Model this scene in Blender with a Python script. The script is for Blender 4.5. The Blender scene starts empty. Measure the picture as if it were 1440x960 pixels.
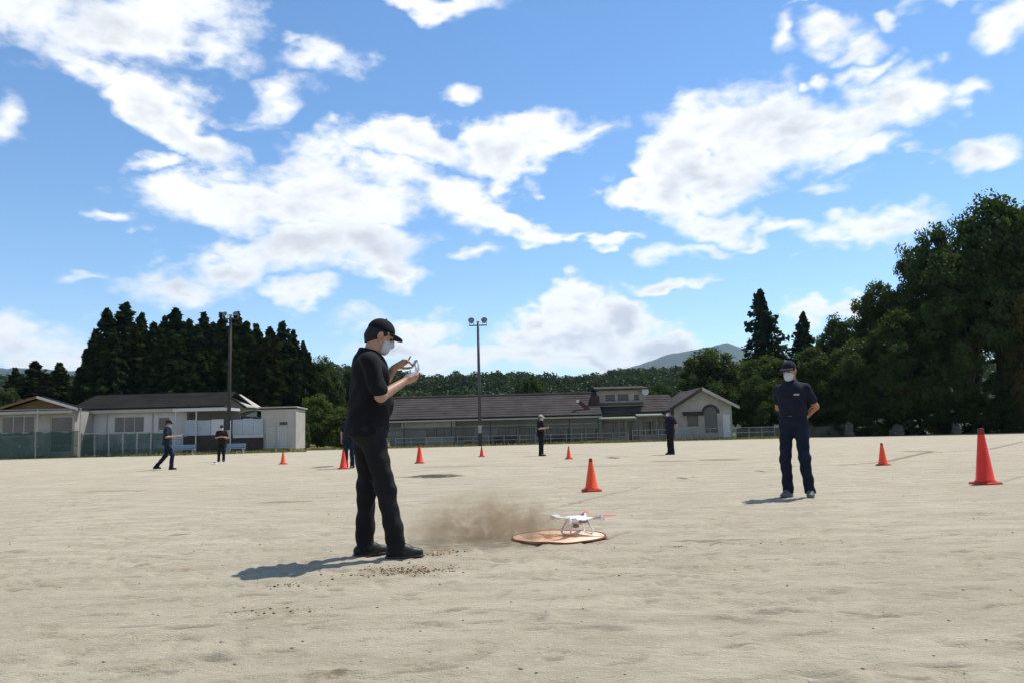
import bpy, math, random
import numpy as np
from math import radians, sin, cos, pi, atan2, sqrt
from mathutils import Vector, Matrix, Euler

scene = bpy.context.scene
random.seed(7)
RNG = np.random.default_rng(11)

# ------------------------------------------------------------------ camera
F_PX, CX, CY = 1100.0, 720.0, 480.0        # focal length in photo pixels
CAM_H = 0.90
PITCH = math.atan(127.0 / F_PX)
ROLL = radians(1.45)
fw = Vector((0, cos(PITCH), sin(PITCH)))
r0 = Vector((1, 0, 0)); u0 = Vector((0, -sin(PITCH), cos(PITCH)))
rt = cos(ROLL) * r0 - sin(ROLL) * u0
up = cos(ROLL) * u0 + sin(ROLL) * r0
cam = bpy.data.cameras.new('camera')
cam.sensor_width = 36.0
cam.lens = F_PX / 1440.0 * 36.0
cam.clip_start = 0.05
cam.clip_end = 30000
cam_ob = bpy.data.objects.new('camera', cam)
cam_ob.matrix_world = Matrix(((rt.x, up.x, -fw.x, 0), (rt.y, up.y, -fw.y, 0),
                              (rt.z, up.z, -fw.z, CAM_H), (0, 0, 0, 1)))
scene.collection.objects.link(cam_ob)
scene.camera = cam_ob

# ------------------------------------------------------------------ render / colour
scene.render.engine = 'CYCLES'
scene.cycles.use_denoising = True
scene.cycles.max_bounces = 5
scene.cycles.diffuse_bounces = 2
scene.cycles.glossy_bounces = 2
scene.cycles.transmission_bounces = 4
scene.cycles.transparent_max_bounces = 8
scene.cycles.volume_bounces = 0
scene.cycles.caustics_reflective = False
scene.cycles.caustics_refractive = False
scene.view_settings.view_transform = 'Standard'
scene.view_settings.look = 'None'
scene.view_settings.gamma = 1.0
scene.view_settings.use_curve_mapping = False
scene.view_settings.exposure = 0.16

# ------------------------------------------------------------------ sun
SUN_EL = radians(59.5)
SUN_AZ = radians(51.0)                     # clockwise from +Y (view direction) towards +X
sun_dir = Vector((sin(SUN_AZ) * cos(SUN_EL), cos(SUN_AZ) * cos(SUN_EL), sin(SUN_EL)))
sun = bpy.data.lights.new('sun', 'SUN')
sun.energy = 5.0
sun.angle = radians(0.53)
sun.color = (1.0, 0.94, 0.84)
sun_ob = bpy.data.objects.new('sun', sun)
sun_ob.rotation_euler = (-sun_dir).to_track_quat('-Z', 'Y').to_euler()
scene.collection.objects.link(sun_ob)

# ------------------------------------------------------------------ world: Nishita sky with cumulus clouds
def ray(px, py):
    return fw + rt * ((px - CX) / F_PX) - up * ((py - CY) / F_PX)

def az_el(px, py):
    d = ray(px, py)
    return atan2(d.x, d.y), atan2(d.z, sqrt(d.x * d.x + d.y * d.y))

CLOUDS = [  # (x, y, half width, half height, tilt in degrees, strength): where each cloud stands in the sky
 (190,45,150,52,-6,1.1),(65,30,65,55,10,1.0),(300,80,55,30,-12,1.0),(115,88,95,20,-12,.85),(6,15,30,45,0,.9),(240,15,110,35,0,1.0),
 (215,140,55,38,-35,1.1),(262,170,55,40,-35,1.15),(302,207,45,36,-40,1.0),(226,230,42,15,8,.8),
 (445,92,58,22,12,.85),(398,140,46,24,15,.85),(418,68,22,12,0,.65),(350,170,60,12,0,.35),
 (390,285,150,40,-6,1.25),(490,275,120,48,0,1.25),(450,215,55,32,25,.95),(470,165,22,22,0,.6),(585,200,100,34,-14,1.1),(690,222,62,34,0,1.15),(765,208,95,38,4,1.15),(835,195,32,12,8,.8),
 (610,265,115,28,-8,1.1),(700,305,85,22,-12,1.05),(430,345,135,42,8,1.25),(330,385,85,26,8,1.05),(520,345,65,52,0,1.2),(545,388,42,22,0,1.15),(420,412,45,16,0,1.0),(262,412,75,28,-4,1.05),
 (157,300,34,13,-8,.85),(0,170,30,40,0,.8),(645,133,28,11,-20,.75),(120,396,34,6,0,.45),(665,356,30,7,0,.4),(560,160,45,12,-15,.45),
 (620,-6,95,24,0,1.0),
 (35,470,105,36,-6,1.1),(60,505,115,26,0,1.15),
 (592,470,42,24,15,.9),(560,503,80,18,0,1.0),(670,504,95,22,0,1.05),(500,470,45,18,0,.6),(640,490,60,16,0,.8),
 (812,425,36,34,-20,1.7),(762,447,40,24,20,1.5),(868,452,42,34,-15,1.7),(815,478,105,32,0,1.8),(925,482,62,20,-10,1.5),(735,475,48,22,0,1.4),(835,508,175,18,0,1.5),(970,495,40,12,-12,.9),(785,400,14,9,0,.6),
 (985,165,72,42,8,1.2),(955,215,50,45,30,1.15),(1050,175,85,55,5,1.3),(1130,195,85,46,12,1.3),(1200,172,85,46,15,1.25),(1265,148,72,44,12,1.15),(1310,140,34,30,20,.9),
 (900,272,50,22,-14,1.05),(1000,252,85,38,4,1.25),(948,270,45,34,20,1.15),(1368,126,36,15,28,.85),(1220,215,70,20,10,.9),
 (1160,45,52,32,0,1.0),(1200,62,30,18,0,.85),(1247,22,20,15,-20,.85),(1085,48,20,28,15,.75),(1215,95,42,14,10,.85),(1152,107,18,11,0,.8),(1125,115,16,8,0,.7),(1120,5,50,8,0,.5),
 (1412,28,40,36,20,1.0),(1325,85,20,8,0,.4),(1325,5,60,8,0,.4),
 (1370,228,64,26,0,1.2),(1225,324,82,25,8,1.15),(1185,340,45,18,10,.9),(1000,314,70,17,-10,.95),(1085,331,70,11,-6,.9),(985,346,70,11,-3,.7),(875,333,40,9,5,.8),
 (940,402,58,11,3,1.1),(1000,390,40,7,10,.5),(1185,430,60,14,5,1.0),(745,320,30,8,-12,.85),(1160,268,40,7,0,.4),(1280,220,30,8,0,.5),(1120,370,60,6,0,.3),(800,330,60,7,0,.35),
]

world = bpy.data.worlds.new('World')
scene.world = world
world.use_nodes = True
wn, wl = world.node_tree.nodes, world.node_tree.links
wn.clear()
def wnode(t, **kw):
    n = wn.new(t)
    for k, v in kw.items():
        setattr(n, k, v)
    return n
def wset(sock, v):
    if isinstance(v, bpy.types.NodeSocket): wl.new(v, sock)
    else: sock.default_value = v
def wmath(op, a, b=None, c=None, clamp=False):
    n = wnode('ShaderNodeMath', operation=op, use_clamp=clamp)
    wset(n.inputs[0], a)
    if b is not None: wset(n.inputs[1], b)
    if c is not None: wset(n.inputs[2], c)
    return n.outputs[0]
def wvec(op, a, b=None, out=0):
    n = wnode('ShaderNodeVectorMath', operation=op)
    wset(n.inputs[0], a)
    if b is not None: wset(n.inputs[1], b)
    return n.outputs[out]
def wsmooth(x, lo, hi):
    n = wnode('ShaderNodeMapRange', interpolation_type='SMOOTHSTEP')
    wset(n.inputs['Value'], x); n.inputs['From Min'].default_value = lo; n.inputs['From Max'].default_value = hi
    return n.outputs[0]
def wnoise(vec, scale, detail, rough, dist=0.0):
    n = wnode('ShaderNodeTexNoise')
    wset(n.inputs['Vector'], vec); n.inputs['Scale'].default_value = scale
    n.inputs['Detail'].default_value = detail; n.inputs['Roughness'].default_value = rough
    n.inputs['Distortion'].default_value = dist
    return n.outputs['Fac']

SKY_STRENGTH = 0.15
sky = wnode('ShaderNodeTexSky', sky_type='NISHITA')
sky.sun_disc = False
sky.sun_elevation = SUN_EL
sky.sun_rotation = SUN_AZ
sky.altitude = 200
sky.air_density = 1.0
sky.dust_density = 0.0
sky.ozone_density = 2.0

hs = wnode('ShaderNodeHueSaturation'); hs.inputs['Saturation'].default_value = 1.17; wl.new(sky.outputs[0], hs.inputs['Color'])
gen = wnode('ShaderNodeTexCoord').outputs['Generated']
sep = wnode('ShaderNodeSeparateXYZ'); wl.new(gen, sep.inputs[0])
az = wmath('ARCTAN2', sep.outputs[0], sep.outputs[1])
el = wmath('ARCSINE', sep.outputs[2])
flat = wnode('ShaderNodeMapping'); wl.new(gen, flat.inputs[0]); flat.inputs['Scale'].default_value = (1, 1, 1.7)
fv = flat.outputs[0]
# ragged edges: the cloud positions are shifted by noise before they are read
wn1 = wnode('ShaderNodeTexNoise'); wl.new(fv, wn1.inputs['Vector'])
wn1.inputs['Scale'].default_value = 9; wn1.inputs['Detail'].default_value = 3; wn1.inputs['Roughness'].default_value = .6
warp = wvec('SCALE', wvec('SUBTRACT', wn1.outputs['Color'], (.5, .5, .5)))
warp.node.inputs['Scale'].default_value = 0.11
comb = wnode('ShaderNodeCombineXYZ'); wl.new(az, comb.inputs[0]); wl.new(el, comb.inputs[1])
pos = wvec('MULTIPLY', wvec('ADD', comb.outputs[0], warp), (1, 1, 0))
TILTS = (-36, -13, 0, 9, 20)
turned = {}
for t in TILTS:
    if t == 0:
        turned[t] = pos
        continue
    c, s_ = cos(radians(t)), sin(radians(t))
    cb = wnode('ShaderNodeCombineXYZ')
    wl.new(wvec('DOT_PRODUCT', pos, (c, s_, 0), out=1), cb.inputs[0])
    wl.new(wvec('DOT_PRODUCT', pos, (-s_, c, 0), out=1), cb.inputs[1])
    turned[t] = cb.outputs[0]
n_a = wnoise(fv, 13, 7, .62, 0)
vor = wnode('ShaderNodeTexVoronoi', feature='F1', normalize=True)
wset(vor.inputs['Vector'], wvec('ADD', fv, wvec('SCALE', warp))); vor.inputs['Vector'].links[0].from_node.inputs[1].links[0].from_node.inputs['Scale'].default_value = .35
vor.inputs['Scale'].default_value = 15; vor.inputs['Detail'].default_value = 2.5; vor.inputs['Roughness'].default_value = .55
puff = vor.outputs['Distance']
n_b = wnoise(fv, 48, 3, .6, 0)
n_c = wnoise(fv, 8, 4, .55)
rough_n = wmath('ADD', wmath('MULTIPLY_ADD', n_a, 1.5, -0.75), wmath('MULTIPLY_ADD', n_b, .45, -.22))
rough_n = wmath('ADD', rough_n, wmath('MULTIPLY_ADD', puff, -1.0, .30))
grey_n = wmath('ADD', wmath('MULTIPLY_ADD', n_c, 2.0, -1.0), wmath('MULTIPLY_ADD', puff, 1.1, -.45))
soft_n = wmath('MULTIPLY_ADD', wnoise(fv, 4.5, 2, .5), 3.2, -.75)     # some edges crisp, some wispy
soft_n = wmath('MAXIMUM', soft_n, .85)
CLOUD_W, CLOUD_G = 6.8, 4.5

def cloud_shader(fld):
    """Sky seen through the cloud cover given by fld."""
    dens = wmath('ADD', fld, rough_n)
    mask = wmath('MULTIPLY', wsmooth(wmath('MULTIPLY', dens, soft_n), -.02, .66), .97)
    # thick middles of a cloud lit from behind go grey, their edges stay white
    shade = wsmooth(wmath('MULTIPLY_ADD', dens, .70, grey_n), .25, 1.15)
    ccol = wnode('ShaderNodeMix', data_type='RGBA')
    wl.new(shade, ccol.inputs[0])
    ccol.inputs[6].default_value = (CLOUD_W * 0.985, CLOUD_W * .995, CLOUD_W, 1)
    ccol.inputs[7].default_value = (CLOUD_G * .93, CLOUD_G * .97, CLOUD_G * 1.04, 1)
    mixw = wnode('ShaderNodeMix', data_type='RGBA')
    wl.new(mask, mixw.inputs[0]); wl.new(hs.outputs[0], mixw.inputs[6]); wl.new(ccol.outputs[2], mixw.inputs[7])
    b = wnode('ShaderNodeBackground'); b.inputs['Strength'].default_value = SKY_STRENGTH
    wl.new(mixw.outputs[2], b.inputs['Color'])
    return b.outputs[0]

blobs = []
for (x, y, rx, ry, tilt, s_) in CLOUDS:
    a, e = az_el(x, y)
    a2, e2 = az_el(x + rx, y); a3, e3 = az_el(x, y + ry)
    t = min(TILTS, key=lambda q: abs(q - tilt))
    blobs.append((a, e, math.hypot(a2 - a, e2 - e) * 1.3, math.hypot(a3 - a, e3 - e) * 1.3, t, s_))
# broken cloud of the same kind goes on all round, outside the picture
offf = wmath('MULTIPLY_ADD', wnoise(fv, 2.6, 2, .5), 5.0, -2.65)
off = wmath('MAXIMUM', wsmooth(wmath('ABSOLUTE', az), .66, .8), wsmooth(el, .56, .68))
def pick(fac, s1, s2):
    m = wnode('ShaderNodeMixShader')
    wl.new(fac, m.inputs[0]); wl.new(s1, m.inputs[1]); wl.new(s2, m.inputs[2])
    return m.outputs[0]

# sectors of the sky: each reads only the clouds that reach into it (one node group per sector)
def sector_group(sel):
    g = bpy.data.node_groups.new('cloud_sector', 'ShaderNodeTree')
    for t in TILTS: g.interface.new_socket('t%d' % t, in_out='INPUT', socket_type='NodeSocketVector')
    g.interface.new_socket('field', in_out='OUTPUT', socket_type='NodeSocketFloat')
    gi, go = g.nodes.new('NodeGroupInput'), g.nodes.new('NodeGroupOutput')
    fld = None
    def gm(op, x, y):
        n = g.nodes.new('ShaderNodeMath'); n.operation = op
        for sk, v in zip(n.inputs, (x, y)):
            if isinstance(v, bpy.types.NodeSocket): g.links.new(v, sk)
            else: sk.default_value = v
        return n.outputs[0]
    for (a, e, sx, sy, t, s_) in sel:
        c, n_ = cos(radians(t)), sin(radians(t))
        u, v = a * c + e * n_, -a * n_ + e * c
        m = g.nodes.new('ShaderNodeVectorMath'); m.operation = 'MULTIPLY_ADD'
        g.links.new(gi.outputs[TILTS.index(t)], m.inputs[0])
        m.inputs[1].default_value = (s_ / sx, s_ / sy, 0); m.inputs[2].default_value = (-u * s_ / sx, -v * s_ / sy, 0)
        ln = g.nodes.new('ShaderNodeVectorMath'); ln.operation = 'LENGTH'; g.links.new(m.outputs[0], ln.inputs[0])
        q = gm('SUBTRACT', s_, ln.outputs[1])
        fld = gm('MAXIMUM', -0.6 if fld is None else fld, q)
    g.links.new(fld, go.inputs[0])
    return g

az_edges = [-9, -.3, -.1, .1, .3, 9]
el_edges = [-9, .15, .3, 9]
azs = {lo: wmath('GREATER_THAN', az, lo) for lo in az_edges[1:-1]}
els = {lo: wmath('GREATER_THAN', el, lo) for lo in el_edges[1:-1]}
shader = None
for lo, hi in zip(az_edges[:-1], az_edges[1:]):
    col_sh = None
    for elo, ehi in zip(el_edges[:-1], el_edges[1:]):
        sel = []
        for bl in blobs:
            a, e, sx, sy, t, s_ = bl
            c, n_ = cos(radians(t)), sin(radians(t)); k = 1 + .5 / s_
            ra = math.hypot(sx * c, sy * n_) * k + .03
            re = math.hypot(sx * n_, sy * c) * k + .03
            if not (a + ra < lo or a - ra > hi or e + re < elo or e - re > ehi): sel.append(bl)
        mixf = wnode('ShaderNodeMix', data_type='FLOAT')
        wl.new(off, mixf.inputs[0]); wl.new(offf, mixf.inputs[3]); mixf.inputs[2].default_value = -.6
        if sel:
            gn = wnode('ShaderNodeGroup'); gn.node_tree = sector_group(sel)
            for k, t in enumerate(TILTS): wl.new(turned[t], gn.inputs[k])
            wl.new(gn.outputs[0], mixf.inputs[2])
        sh = cloud_shader(mixf.outputs[0])
        col_sh = sh if col_sh is None else pick(els[elo], col_sh, sh)
    shader = col_sh if shader is None else pick(azs[lo], shader, col_sh)
ms = wnode('ShaderNodeMixShader')       # all of the sky outside the picture: the broken cloud alone
wl.new(wmath('GREATER_THAN', off, .9999), ms.inputs[0]); wl.new(shader, ms.inputs[1]); wl.new(cloud_shader(offf), ms.inputs[2])
wo = wnode('ShaderNodeOutputWorld'); wl.new(ms.outputs[0], wo.inputs['Surface'])
world.cycles.sampling_method = 'MANUAL'
world.cycles.sample_map_resolution = 512

# ================================================================== helpers
COL = scene.collection

def yh(px):                                # horizon height in photo pixels at column px
    return 607.0 - (px - CX) * math.tan(ROLL)

def gz(y):                                 # the field falls away gently for drainage
    return -0.0045 * min(max(0.0, y - 5.0), 80.0)

def P(px, py, d):                          # point at depth y = d under a photo pixel
    v = ray(px, py); k = d / v.y
    return Vector((v.x * k, d, CAM_H + v.z * k))

def GP(px, d):                             # ground point at depth d in photo column px
    py = yh(px)
    for _ in range(6):
        p = P(px, py, d)
        py += (p.z - gz(d)) * F_PX / d
    p = P(px, py, d)
    return Vector((p.x, d, gz(d)))

def GY(px, py):                            # ground point under a photo pixel
    lo, hi = 1.5, 400.0
    for _ in range(50):
        m = (lo + hi) / 2
        if P(px, py, m).z > gz(m): lo = m
        else: hi = m
    return GP(px, lo)

# ---------- materials
def nm(mt): return mt.node_tree.nodes, mt.node_tree.links

def mat(name, col, rough=.7, var=.12, scale=6.0, bump=0.0, bscale=40.0, metal=0.0, spec=.3, col2=None, trans=None):
    m = bpy.data.materials.new(name); m.use_nodes = True
    n, l = nm(m); b = n['Principled BSDF']
    b.inputs['Roughness'].default_value = rough
    b.inputs['Metallic'].default_value = metal
    b.inputs['Specular IOR Level'].default_value = spec
    tc = n.new('ShaderNodeTexCoord')
    t = n.new('ShaderNodeTexNoise'); t.inputs['Scale'].default_value = scale; t.inputs['Detail'].default_value = 6
    t.inputs['Roughness'].default_value = .6
    l.new(tc.outputs['Object'], t.inputs['Vector'])
    r = n.new('ShaderNodeMapRange'); r.inputs['From Min'].default_value = .3; r.inputs['From Max'].default_value = .7
    l.new(t.outputs['Fac'], r.inputs['Value'])
    mx = n.new('ShaderNodeMix'); mx.data_type = 'RGBA'
    c2 = col2 or [min(1, c * (1 + var)) for c in col]
    c1 = [c * (1 - var) for c in col] if col2 is None else col
    mx.inputs[6].default_value = (*c1, 1); mx.inputs[7].default_value = (*c2, 1)
    l.new(r.outputs[0], mx.inputs[0]); l.new(mx.outputs[2], b.inputs['Base Color'])
    if bump:
        t2 = n.new('ShaderNodeTexNoise'); t2.inputs['Scale'].default_value = bscale; t2.inputs['Detail'].default_value = 5
        l.new(tc.outputs['Object'], t2.inputs['Vector'])
        bp = n.new('ShaderNodeBump'); bp.inputs['Strength'].default_value = bump; bp.inputs['Distance'].default_value = .02
        l.new(t2.outputs['Fac'], bp.inputs['Height']); l.new(bp.outputs[0], b.inputs['Normal'])
    return m

def ribbed(name, col, axis, scale, depth=.3, rough=.6, var=.15, nscale=1.2, spec=.3):
    """Painted sheet or tile with parallel ribs along one axis."""
    m = mat(name, col, rough, var, nscale, spec=spec)
    n, l = nm(m); b = n['Principled BSDF']
    tc = n.new('ShaderNodeTexCoord'); w = n.new('ShaderNodeTexWave')
    w.bands_direction = axis; w.inputs['Scale'].default_value = scale; w.inputs['Distortion'].default_value = .15
    l.new(tc.outputs['Object'], w.inputs['Vector'])
    bp = n.new('ShaderNodeBump'); bp.inputs['Strength'].default_value = depth; bp.inputs['Distance'].default_value = .05
    l.new(w.outputs['Fac'], bp.inputs['Height']); l.new(bp.outputs[0], b.inputs['Normal'])
    return m

def leaf_mat(name, col, col2, trans=.18, scale=.6, gloss=.012):
    m = bpy.data.materials.new(name); m.use_nodes = True
    n, l = nm(m); n.remove(n['Principled BSDF'])
    tc = n.new('ShaderNodeTexCoord'); oi = n.new('ShaderNodeObjectInfo')
    ad = n.new('ShaderNodeVectorMath'); ad.operation = 'ADD'
    l.new(tc.outputs['Object'], ad.inputs[0]); l.new(oi.outputs['Location'], ad.inputs[1])
    t = n.new('ShaderNodeTexNoise'); t.inputs['Scale'].default_value = scale; t.inputs['Detail'].default_value = 7; t.inputs['Roughness'].default_value = .75
    l.new(ad.outputs[0], t.inputs['Vector'])
    r = n.new('ShaderNodeMapRange'); r.inputs['From Min'].default_value = .34; r.inputs['From Max'].default_value = .68
    l.new(t.outputs['Fac'], r.inputs['Value'])
    mx = n.new('ShaderNodeMix'); mx.data_type = 'RGBA'
    mx.inputs[6].default_value = (*col, 1); mx.inputs[7].default_value = (*col2, 1)
    l.new(r.outputs[0], mx.inputs[0])
    d = n.new('ShaderNodeBsdfDiffuse'); l.new(mx.outputs[2], d.inputs['Color'])
    tr = n.new('ShaderNodeBsdfTranslucent'); ty = n.new('ShaderNodeMix'); ty.data_type = 'RGBA'; ty.blend_type = 'MULTIPLY'; ty.inputs[0].default_value = 1.0
    ty.inputs[7].default_value = (1.5, 1.6, .6, 1); l.new(mx.outputs[2], ty.inputs[6]); l.new(ty.outputs[2], tr.inputs['Color'])
    g = n.new('ShaderNodeBsdfGlossy'); g.inputs['Roughness'].default_value = .45; g.inputs['Color'].default_value = (.6, .65, .6, 1)
    s1 = n.new('ShaderNodeMixShader'); s1.inputs[0].default_value = trans
    l.new(d.outputs[0], s1.inputs[1]); l.new(tr.outputs[0], s1.inputs[2])
    s2 = n.new('ShaderNodeMixShader'); s2.inputs[0].default_value = gloss
    l.new(s1.outputs[0], s2.inputs[1]); l.new(g.outputs[0], s2.inputs[2])
    l.new(s2.outputs[0], n['Material Output'].inputs['Surface'])
    return m

# ---------- objects
def tag(o, label=None, cat=None, group=None, kind=None):
    if label: o['label'] = label
    if cat: o['category'] = cat
    if group: o['group'] = group
    if kind: o['kind'] = kind
    return o

def mesh_ob(name, me, mt, parent=None, smooth=False):
    o = bpy.data.objects.new(name, me)
    if mt is not None and not me.materials: me.materials.append(mt)
    if smooth and len(me.polygons):
        me.polygons.foreach_set('use_smooth', np.ones(len(me.polygons), dtype=bool))
    COL.objects.link(o)
    if parent is not None: o.parent = parent
    return o

def empty(name, loc=(0, 0, 0), rz=0.0, label=None, cat=None, group=None):
    o = bpy.data.objects.new(name, None)
    o.empty_display_size = .2
    o.location = loc; o.rotation_euler = (0, 0, rz)
    COL.objects.link(o)
    return tag(o, label, cat, group)

def np_mesh(name, V, Q):
    """Fast mesh from vertex array (n,3) and face array (m,3 or 4)."""
    V = np.ascontiguousarray(V, dtype=np.float32); Q = np.ascontiguousarray(Q, dtype=np.int32)
    me = bpy.data.meshes.new(name)
    k = Q.shape[1]
    me.vertices.add(len(V)); me.vertices.foreach_set('co', V.ravel())
    me.loops.add(Q.size); me.loops.foreach_set('vertex_index', Q.ravel())
    me.polygons.add(len(Q)); me.polygons.foreach_set('loop_start', np.arange(len(Q), dtype=np.int32) * k)
    me.update(calc_edges=True)
    me.validate()
    return me

class MB:
    """Collects shapes for ONE mesh."""
    def __init__(s): s.v = []; s.f = []
    def add(s, vs, fs):
        o = len(s.v); s.v += [tuple(v) for v in vs]; s.f += [tuple(i + o for i in f) for f in fs]
        return s
    def box(s, x0, x1, y0, y1, z0, z1, bev=0.0):
        if bev <= 0:
            return s.add([(x0,y0,z0),(x1,y0,z0),(x1,y1,z0),(x0,y1,z0),(x0,y0,z1),(x1,y0,z1),(x1,y1,z1),(x0,y1,z1)],
                         [(0,3,2,1),(4,5,6,7),(0,1,5,4),(1,2,6,5),(2,3,7,6),(3,0,4,7)])
        b = bev
        def ring(xa, xb, ya, yb, z):
            return [(xa+b,ya,z),(xb-b,ya,z),(xb,ya+b,z),(xb,yb-b,z),(xb-b,yb,z),(xa+b,yb,z),(xa,yb-b,z),(xa,ya+b,z)]
        vs = ring(x0+b,x1-b,y0+b,y1-b,z0)+ring(x0,x1,y0,y1,z0+b)+ring(x0,x1,y0,y1,z1-b)+ring(x0+b,x1-b,y0+b,y1-b,z1)
        fs = [tuple(reversed(range(8))), tuple(range(24, 32))]
        for r in range(3):
            for i in range(8):
                j = (i + 1) % 8
                fs.append((r*8+i, r*8+j, r*8+8+j, r*8+8+i))
        return s.add(vs, fs)
    def tube(s, pts, rad, n=8, cap=True):
        pts = [Vector(p) for p in pts]
        if not hasattr(rad, '__len__'): rad = [rad] * len(pts)
        ref = None; vs = []; fs = []
        for i, p in enumerate(pts):
            t = (pts[min(i+1, len(pts)-1)] - pts[max(i-1, 0)])
            t = t.normalized() if t.length > 1e-9 else Vector((0, 0, 1))
            if ref is None:
                ref = Vector((1, 0, 0)) if abs(t.x) < .9 else Vector((0, 1, 0))
            a = (ref - t * ref.dot(t)).normalized(); ref = a; b = t.cross(a)
            for k in range(n):
                an = 2 * pi * k / n
                vs.append(p + (a * cos(an) + b * sin(an)) * rad[i])
        for i in range(len(pts) - 1):
            for k in range(n):
                j = (k + 1) % n
                fs.append((i*n+k, i*n+j, i*n+n+j, i*n+n+k))
        if cap:
            fs.append(tuple(reversed(range(n)))); fs.append(tuple(range((len(pts)-1)*n, len(pts)*n)))
        return s.add(vs, fs)
    def lathe(s, prof, n=20, c=(0, 0, 0)):
        vs = []; fs = []
        for (r, z) in prof:
            for k in range(n):
                an = 2 * pi * k / n
                vs.append((c[0] + r * cos(an), c[1] + r * sin(an), c[2] + z))
        for i in range(len(prof) - 1):
            for k in range(n):
                j = (k + 1) % n
                fs.append((i*n+k, i*n+j, i*n+n+j, i*n+n+k))
        fs.append(tuple(reversed(range(n)))); fs.append(tuple(range((len(prof)-1)*n, len(prof)*n)))
        return s.add(vs, fs)
    def slab(s, poly, dz):
        """Polygon (list of 3D points) thickened by vector dz."""
        n = len(poly); dz = Vector(dz)
        vs = [Vector(p) for p in poly] + [Vector(p) + dz for p in poly]
        fs = [tuple(reversed(range(n))), tuple(range(n, 2 * n))] + [(i, (i+1) % n, n + (i+1) % n, n + i) for i in range(n)]
        return s.add(vs, fs)
    def build(s, name, mt, parent=None, smooth=False):
        me = bpy.data.meshes.new(name); me.from_pydata(s.v, [], s.f); me.update()
        return mesh_ob(name, me, mt, parent, smooth)

def copy_thing(src, loc, rz=0.0, scale=1.0, label=None):
    c = src.copy(); COL.objects.link(c)
    c.location = loc; c.rotation_euler = (0, 0, rz)
    c.scale = scale if hasattr(scale, '__len__') else (scale,) * 3
    if label: c['label'] = label
    for ch in src.children:
        d = ch.copy(); COL.objects.link(d); d.parent = c
        for g in ch.children:
            e = g.copy(); COL.objects.link(e); e.parent = d
    return c

# ---------- value noise on arrays
def vnoise(x, y, seed=0):
    xi = np.floor(x).astype(np.int64); yi = np.floor(y).astype(np.int64)
    fx = x - xi; fy = y - yi
    fx = fx * fx * (3 - 2 * fx); fy = fy * fy * (3 - 2 * fy)
    def h(a, b):
        n = (a * 374761393 + b * 668265263 + seed * 1442695041) & 0xffffffff
        n = ((n ^ (n >> 13)) * 1274126177) & 0xffffffff
        return ((n ^ (n >> 16)) & 0xffff) / 65535.0
    return (h(xi, yi) * (1 - fx) + h(xi + 1, yi) * fx) * (1 - fy) + (h(xi, yi + 1) * (1 - fx) + h(xi + 1, yi + 1) * fx) * fy

def fbm(x, y, oct=4, seed=0, gain=.5):
    s = 0; a = 1; t = 0
    for i in range(oct):
        s = s + a * vnoise(x * 2 ** i, y * 2 ** i, seed + i * 17); t += a; a *= gain
    return s / t

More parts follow.
